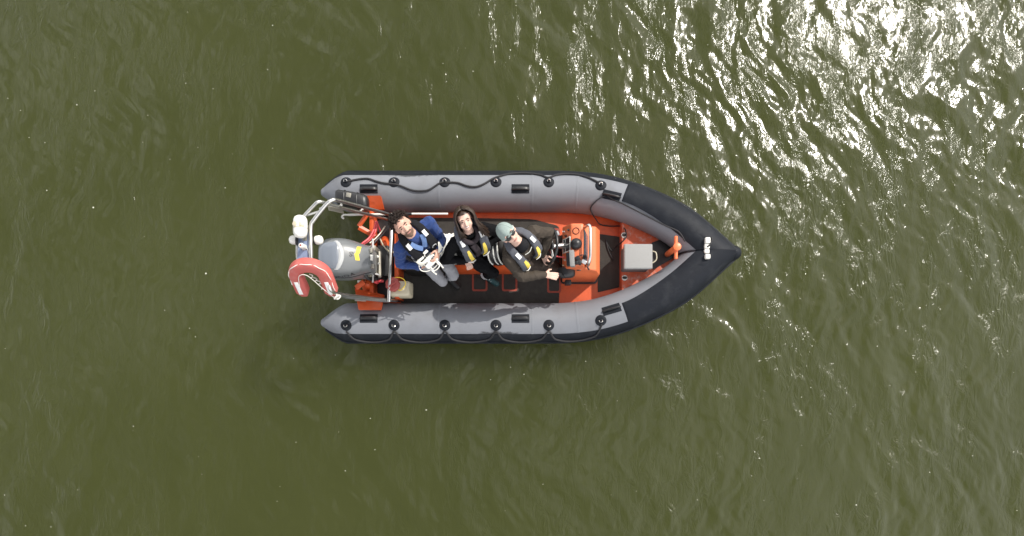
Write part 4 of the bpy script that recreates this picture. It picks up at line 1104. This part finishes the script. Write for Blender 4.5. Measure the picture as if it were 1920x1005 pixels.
def life_jacket(root, loc, axes, m, strip=None, straps=None, g=1.):
    Rv, Fv, U = axes
    half = [(.080, .150, -.32), (.090, .166, -.25), (.097, .170, -.175), (.102, .150, -.095), (.107, .095, -.015), (.108, .01, .040), (.085, -.075, .045), (.04, -.112, .035)]
    nr = [(0, 1, 0), (0, 1, 0), (.1, 1, .1), (.1, .9, .45), (.1, .5, .85), (.15, 0, 1), (.1, -.5, .8), (0, -.8, .5)]
    pts = [loc(a*g, b_*g, c) for a, b_, c in half]+[loc(-a*g, b_*g, c) for a, b_, c in half[::-1]]
    nn = [Rv*a+Fv*b_+U*c for a, b_, c in nr]+[Rv*-a+Fv*b_+U*c for a, b_, c in nr[::-1]]
    n1 = len(pts); Ps = spline(pts, 4); Ns = spline(nn, 4); m_ = len(Ps)
    wid = [.046+.011*math.cos(2*math.pi*i/(m_-1))+.003*math.sin(i*2.1) for i in range(m_)]
    jk = empty('life_jacket', loc(0, 0, -.38), root)
    obj('bladder', *ribbon(Ps, Ns, wid, .023), m, jk, sharp=70)
    ring = [loc(math.cos(a)*.192*g, math.sin(a)*.155*g, -.315) for a in [2*math.pi*j/28 for j in range(28)]]
    obj('belt', *sweep(ring, .004, 6, closed=True, up=None, rw=None) if False else ribbon(ring+[ring[0]], [p-loc(0, 0, -.315) for p in ring]+[ring[0]-loc(0, 0, -.315)], .019, .004, False), 'vest_black', jk)
    for s_ in (1, -1):
        c = loc(s_*.106*g, .065*g, .018)+ (Fv*.35+U*.9).normalized()*.034
        nv = (Fv*.42+U*.9).normalized(); tl = (Fv*.9-U*.42).normalized()
        obj('reflective_patch', *box(c, (.038, .068, .008), .003, X=Rv, Y=tl), 'reflective', jk)
        if strip:
            ids = list(range(0, 15)) if s_ > 0 else list(range(m_-1, m_-16, -1))
            pp = [Ps[q]+Ns[q].normalized()*.0235-Rv*(s_*.018*g) for q in ids]
            obj('yellow_strip', *ribbon(pp, [Ns[q] for q in ids], .021, .006), strip, jk)
            pp = spline([loc(s_*.135*g, .165*g, -.30), loc(s_*.095*g, .199*g, -.295), loc(s_*.045*g, .192*g, -.305)], 4)
            obj('strap', *ribbon(pp, [Fv]*len(pp), .014, .005), 'reflective', jk)
        if straps:
            pp = spline([loc(s_*.150*g, .195*g, -.075), loc(s_*.125*g, .228*g, -.14), loc(s_*.085*g, .236*g, -.205), loc(s_*.03*g, .230*g, -.27)], 4)
            obj('strap', *ribbon(pp, [Fv]*len(pp), [.012+.012*min(1, i/4) for i in range(len(pp))], .005), straps, jk)
            pp = spline([loc(s_*.03*g, .228*g, -.27), loc(s_*.09*g, .236*g, -.265), loc(s_*.145*g, .222*g, -.21), loc(s_*.125*g, .228*g, -.14)], 4)
            obj('strap', *ribbon(pp, [Fv]*len(pp), .009, .004), straps, jk)
    if straps:
        ring = [loc(-.095*g, .0, -.115)+Fv*.185+Rv*(math.cos(a)*.026)+U*(math.sin(a)*.026) for a in [2*math.pi*j/16 for j in range(16)]]
        obj('badge', *sweep(ring, .004, 6, closed=True), 'pad_grey', jk)
    return jk

def hair_mesh(par, fr, L, k, mname, locks, shell=(.083, .103, .095), cover=None, name='hair'):
    r, n_, u = fr; mb = MB()
    # scalp shell, open at the face
    V = []; F = []; seg, rg = 30, 18; keep = {}
    for i in range(rg+1):
        th = math.pi*(.01+.78*i/rg)
        for j in range(seg):
            ph = 2*math.pi*j/seg; x = math.sin(th)*math.cos(ph); y = math.sin(th)*math.sin(ph); z = math.cos(th)
            q = 1+.035*noise.noise(Vector((x, y, z))*6); V.append(L(x*shell[0]*q, -.014+y*shell[1]*q, .035+z*shell[2]*q)); keep[i*seg+j] = cover(x, y, z)
    for i in range(rg):
        for j in range(seg):
            f = (i*seg+j, (i+1)*seg+j, (i+1)*seg+(j+1) % seg, i*seg+(j+1) % seg)
            if all(keep[a] for a in f): F.append(f)
    mb.add((V, F))
    for P_, r0, r1 in locks:
        n2 = len(P_); mb.add(sweep(P_, [r0+(r1-r0)*(i/(n2-1))**1.3 for i in range(n2)], 5))
    return mb.build(name, [mname], par, sharp=180)

UPV = Vector((0, 0, 1))
# ---- man in the blue jumper
px = dict(P=W(797, 467, .86), N=W(775, 442, 1.37), H=W(756, 424, 1.55), SL=W(804, 418, 1.30), SR=W(750, 465, 1.30), EL=W(828, 449, 1.06), WL=W(822, 466, 1.19), WR=W(786, 500, 1.15), AL=W(842, 520, .30), AR=W(803, 498, .30))
fc_ = Vector((.66, -.75, 0))
px.update(poleEL=Vector((.2, -.6, -.8)), poleER=Vector((-.2, -.4, -.9)), poleKL=fc_+UPV*.4, poleKR=fc_+UPV*.4, toe=fc_,
          handL=dict(fwd=Vector((-.12, -.9, .12)), pn=Vector((-.85, -.1, -.35)), thumb=Vector((-.3, .6, .6)), curl=(.35, .6, .5)),
          handR=dict(fwd=Vector((.75, .35, .0)), pn=Vector((.1, .45, .9)), thumb=Vector((-.2, .7, .5)), curl=(.4, .5, .5)))
S = dict(top='jacket_blue', legs='denim_grey', skin='skin', beard='beard', brow='hair_dark', shoes=('shoe_dark', 'shoe_dark'), down=(25, 27), pitch=14, hk=1.02, k=.97, seed=1, girth=1.0)
root, body, B, fr, L, loc, axes = person('bearded person in a blue jumper and black life jacket looking up, holding a white controller', px, S)
obj('collar', *sweep(spline([loc(.075, .06, .035), loc(.05, .115, .0), loc(.015, .145, -.06)], 4), .008, 6, rw=.028), 'collar_blue', root)
obj('collar', *sweep(spline([loc(-.075, .06, .035), loc(-.05, .115, .0), loc(-.015, .145, -.06)], 4), .008, 6, rw=.028), 'collar_blue', root)
life_jacket(root, loc, axes, 'vest_black', None, 'webbing_white', 1.02)
locks = []
r3 = random.Random(3)
while len(locks) < 900:
    v = Vector((r3.gauss(0, 1), r3.gauss(0, 1), r3.gauss(0, 1))).normalized()
    if v.z < -.45 or (v.y > .34 and v.z < .50) or (v.y > .05 and abs(v.x) > .5 and v.z < .1): continue
    p = Vector((v.x*.090, -.018+v.y*.108, .040+v.z*.102)); pts = [p]; d = (v*.6+Vector((r3.uniform(-1, 1), r3.uniform(-1, 1), r3.uniform(-.8, .6)))).normalized(); tw = Vector((r3.uniform(-1, 1), r3.uniform(-1, 1), r3.uniform(-1, 1)))
    for q in range(4): d = (d+tw*.6-v*.12).normalized(); p = p+d*r3.uniform(.006, .011); pts.append(p)
    locks.append(([L(*a) for a in pts], .0055, .0025))
hair_mesh(root, fr, L, 1, 'hair_dark', locks, shell=(.090, .108, .102), cover=lambda x, y, z: not (y > .38 and z < .52) and not (y > .08 and z < .05))

# ---- woman in the black coat
px = dict(P=W(886, 463, .80), N=W(879, 438, 1.30), H=W(872, 414, 1.47), SL=W(905, 428, 1.24), SR=W(853, 456, 1.24), WL=W(912, 462, 1.08), WR=W(872, 487, .95), AL=W(925, 490, .30), AR=W(912, 517, .30))
fc_ = Vector((.55, -.8, 0))
px.update(poleEL=Vector((.6, -.3, -.7)), poleER=Vector((-.8, -.5, -.4)), poleKL=Vector((.9, .2, .5)), poleKR=Vector((.8, -.5, .5)), toe=Vector((.75, -.55, 0)),
          handL=dict(fwd=Vector((.6, .6, .05)), pn=Vector((.3, -.1, -.9)), thumb=Vector((-.7, .3, 0)), curl=(.3, .6, .5)),
          handR=dict(fwd=Vector((.4, -.75, -.25)), pn=Vector((0, -.3, -.9)), thumb=Vector((.8, .3, 0)), curl=(.7, .9, .7)))
S = dict(top='coat_black', legs='coat_black', skirt='coat_black', skin='skin_pale', brow='hair_brown', shoes=('shoe_dark', 'shoe_teal'), down=(10, 28), pitch=12, hk=.99, slim=True, k=.92, seed=2, girth=.97, smile=True)
root, body, B, fr, L, loc, axes = person('person with long brown hair in black coat and grey life jacket, gripping seat back', px, S)
life_jacket(root, loc, axes, 'vest_grey', 'vest_yellow', None, 1.03)
obj('scarf', *sweep(spline([loc(math.cos(a)*.088, .02+math.sin(a)*.085, .035+.02*math.sin(a*2+1)) for a in [2*math.pi*j/9 for j in range(9)]], 4, closed=True), .027, 10, closed=True), 'scarf', root)
obj('scarf', *sweep(spline([loc(.02, .12, .0), loc(.0, .165, -.06), loc(-.01, .18, -.14), loc(.0, .185, -.2)], 4), [.02]*4+[.022]*5+[.02]*4, 8, rw=.034), 'scarf', root)
obj('trouser_cuff', *sweep([px['AR']+Vector((-.004, 0, .105)), px['AR']+Vector((0, 0, .085))], .064, 14), 'pad_grey', root)
lace = MB()
for q in range(4):
    c = px['AR']+Vector((.75, -.55, 0)).normalized()*(.035+.026*q)+Vector((0, 0, .035-.012*q)); lace.add(sweep([c+Vector((-.018, -.022, 0)), c+Vector((0, 0, .006)), c+Vector((.018, .022, 0))], .005, 6))
lace.build('shoe_laces', ['reflective'], root)
locks = []
r3 = random.Random(5)
for q in range(760):
    sx = r3.choice((-1, 1)); y0 = r3.uniform(-.92, .62); side_r = .090 if sx > 0 else .104
    # from the parting, over the side of the head (front locks frame the face), then down to the shoulder
    pts = []; zend = -.055
    rad = math.sqrt(max(.08, 1-y0*y0)); front = max(0, y0-.1)
    for t in np.linspace(0, 1, 7):
        th = .08+t*1.42
        pts.append(Vector((sx*math.sin(th)*side_r*(rad*.55+.45+.1*t), -.016+y0*.108+front*.055*t, .038+math.cos(th)*.103*(rad*.45+.55))))
    e = pts[-1]
    for t in (.35, .7, 1.): pts.append(Vector((e.x*(1+.10*t)-(.012*t if front > .15 else 0)*sx, e.y-.012*t+front*.02, e.z-.105*t)))
    pts = [p+Vector((r3.gauss(0, .0022), r3.gauss(0, .0022), r3.gauss(0, .0022))) for p in pts]
    gl = [L(*p) for p in pts]; drop = r3.uniform(.04, .13)*(1.2 if sx < 0 else .8); e = gl[-1]
    wnd = fr[2]*-.75+Vector((.30+r3.uniform(-.25, .3), r3.uniform(-.2, .2), -.25)); 
    gl += [e+wnd*drop*.5, e+wnd*drop+Vector((r3.gauss(0, .010), r3.gauss(0, .010), 0))]
    locks.append((gl, .0055, .0022))
hair_mesh(root, fr, L, 1, 'hair_brown', locks, shell=(.083, .103, .095), cover=lambda x, y, z: not (y > .50 and z < .36) and not (y > .30 and z < -.1))

# ---- driver in the brown jacket
px = dict(P=W(972, 478, .82), N=W(974, 457, 1.33), H=W(955, 440, 1.52), SL=W(999, 434, 1.27), SR=W(955, 486, 1.27), WL=W(1018, 476, .90), WR=W(1018, 515, .99), AL=W(1042, 465, .30), AR=W(1043, 502, .30))
fc_ = Vector((.9, -.4, 0))
px.update(poleEL=Vector((.55, .6, 0)), poleER=Vector((-.2, -.7, -.7)), poleKL=Vector((.6, .1, .8)), poleKR=Vector((.6, -.1, .8)), toe=Vector((1, 0, 0)),
          handL=dict(fwd=Vector((.4, -.7, -.2)), pn=Vector((.6, .2, -.6)), thumb=Vector((-.5, 0, .8)), curl=(.5, .8, .6)),
          handR=dict(fwd=Vector((.92, -.10, -.12)), pn=Vector((0, .1, -1)), thumb=Vector((.2, .9, 0)), curl=(.25, .35, .3)))
S = dict(top='jacket_brown', legs='trouser_brown', skin='skin_pale', brow='hair_brown', shoes=('shoe_dark', 'shoe_dark'), down=(24, 18), pitch=15, hk=1.0, k=1.0, seed=3, girth=1.06, collar='vest_black')
root, body, B, fr, L, loc, axes = person('person in a grey green cap, sunglasses and brown jacket at the steering wheel', px, S)
life_jacket(root, loc, axes, 'vest_grey', 'vest_yellow', None, 1.08)
r, n_, u = fr
cap_ = empty('cap', L(0, 0, .03), root)
rows = []
for i in range(11):
    th = math.pi/2*(1-.985*i/10)
    rows.append([L(math.cos(a)*.0875*math.cos(math.pi/2-th), -.014+math.sin(a)*.1095*math.cos(math.pi/2-th), .042+.105*math.cos(th)) for a in [2*math.pi*j/28 for j in range(28)]])
rows.insert(0, [L(math.cos(a)*.0885, -.014+math.sin(a)*.1105, .018) for a in [2*math.pi*j/28 for j in range(28)]])
obj('crown', *loft(rows), 'cap_teal', cap_, sharp=70)
for k_ in range(6):
    a = 2*math.pi*k_/6+.2
    obj('seam', *sweep([L(math.cos(a)*.0885*math.sin(t), -.014+math.sin(a)*.1105*math.sin(t), .042+.1065*math.cos(t)) for t in np.linspace(.06, 1.55, 10)], .0016, 5), 'cap_teal', cap_)
obj('band', *sweep([L(math.cos(a)*.0895, -.014+math.sin(a)*.1115, .020) for a in [2*math.pi*j/28 for j in range(28)]], .0045, 6, closed=True), 'cap_trim', cap_)
V = []; F = []
for i in range(4):
    for j in range(13):
        a = math.pi*(.14+.72*j/12); q = i/3; ext = .014*q*math.sin((j/12)*math.pi)**.7
        V.append(L(math.cos(a)*(.0885+.003*q), -.014+math.sin(a)*.1105+ext, .020-.006*q))
V2 = [v+u*.005 for v in V]; nv = 13
F = [(i*nv+j, i*nv+j+1, (i+1)*nv+j+1, (i+1)*nv+j) for i in range(3) for j in range(nv-1)]
F2 = [tuple(len(V)+k_ for k_ in f[::-1]) for f in F]; rimf = [(3*nv+j, 3*nv+j+1, len(V)+3*nv+j+1, len(V)+3*nv+j) for j in range(nv-1)]
obj('peak', V+V2, F+F2+rimf, 'cap_teal', cap_, sharp=40)
sg = empty('sunglasses', L(0, .095, .01), root)
for s_ in (-1, 1):
    obj('lens', *ellip(L(s_*.034, .0935, .004), (.030, .010, .021), (r*.97-n_*.22*s_).normalized(), n_, u, 14, 8), 'glasses_black', sg)
    obj('temple', *sweep([L(s_*.058, .086, .010), L(s_*.076, .04, .010), L(s_*.081, -.02, .004)], .004, 6), 'glasses_black', sg)
obj('bridge', *sweep([L(-.014, .102, .008), L(0, .106, .010), L(.014, .102, .008)], .0035, 6), 'glasses_black', sg)
obj('cuff_button', *lathe(px['WR']+Vector((-.075, -.012, .045)), [(.001, 0), (.009, 0), (.009, .006), (.001, .007)], seg=10), 'reflective', root)
obj('zip', *sweep(spline([loc(-.05, .12, .03), loc(.0, .135, .02), loc(.05, .12, .01)], 4), .004, 6), 'cap_trim', root)

# ---- drone controller held by the man
cc = W(806, 489, 1.20)
rc = empty('drone_controller', cc-Vector((0, 0, .05)))
tag(rc, 'white hand held drone controller with two stub antennas and a looped cable', 'controller')
lx = Vector((.70, .66, .05)).normalized(); ly = Vector((.60, -.62, -.35)); ly = (ly-lx*lx.dot(ly)).normalized(); lz = lx.cross(ly)
if lz.z < 0: lz = -lz
g_ = lambda a, b_, c: cc+lx*a+ly*b_+lz*c
obj('housing', *box(cc, (.155, .108, .05), .018, X=lx, Y=ly, seg=3), 'white_plastic', rc, sharp=60)
for s_ in (-1, 1):
    obj('stick_slot', *box(g_(s_*.048, -.008, .026), (.040, .014, .006), .003, X=lx, Y=ly), 'black_plastic', rc)
    obj('stick', *lathe(g_(s_*.048, -.008, .024), [(.001, 0), (.005, 0), (.005, .018), (.009, .024), (.001, .026)], axis=lz, seg=10), 'locker_grey', rc)
    obj('antenna', *sweep([g_(s_*.055, .05, .01), g_(s_*.055, .085, .012), g_(s_*.05, .15, .005)], [.008, .009, .008], 8), 'white_plastic', rc)
obj('carry_handle', *sweep(spline([g_(-.04, .05, .02), g_(-.035, .10, .05), g_(.035, .10, .05), g_(.04, .05, .02)], 4), .006, 7), 'white_plastic', rc)
obj('phone_clamp', *box(g_(-.055, -.085, .03), (.075, .035, .022), .006, X=lx, Y=ly), 'white_plastic', rc)
obj('phone_clamp', *box(g_(.03, -.10, .035), (.055, .03, .02), .006, X=lx, Y=ly), 'white_plastic', rc)
obj('phone', *box(g_(-.01, -.065, .028), (.14, .02, .012), .003, X=lx, Y=ly), 'screen_glass', rc)
obj('clamp_arm', *sweep([g_(0, -.04, .02), g_(-.005, -.085, .03)], .008, 7), 'white_plastic', rc)
obj('cable', *sweep(spline([g_(-.09, -.09, .03), W(785, 485, 1.21), W(787, 504, 1.20), W(798, 509, 1.18), W(812, 504, 1.18), W(821, 494, 1.2), W(817, 486, 1.22), g_(.04, .05, .02)], 6), .005, 7), 'rope_white', rc)

# ------------------------------------------------------------------ specks of foam and leaf litter afloat
r4 = random.Random(21); mb = MB()
mat('foam', (.62, .62, .52), .7, var=.2, vscale=30)
for q in range(150):
    x = r4.uniform(-6.4, 6.4); y = r4.uniform(-3.2, 3.6)
    if -2.6 < x < 2.9 and abs(y-YB) < 1.15: continue
    z = float((wave_height(np.array([[x]]), np.array([[y]]))*rough_mask(np.array([[x]]), np.array([[y]])))[0, 0])+.002
    n2 = r4.randint(5, 7); sz = r4.uniform(.002, .0065)*(1.8 if r4.random() < .08 else 1); a0 = r4.uniform(0, 6); el = r4.uniform(.5, 1)
    ring = [Vector((x+math.cos(a0+6.283*j/n2)*sz*r4.uniform(.7, 1.2), y+math.sin(a0+6.283*j/n2)*sz*el*r4.uniform(.7, 1.2), z)) for j in range(n2)]
    mb.add(loft([[p-Vector((0, 0, .004)) for p in ring], ring]))
fo = mb.build('floating_specks', ['foam'], None, smooth=False); tag(fo, 'tiny pale specks of foam and litter scattered over the green water', 'foam', kind='stuff')
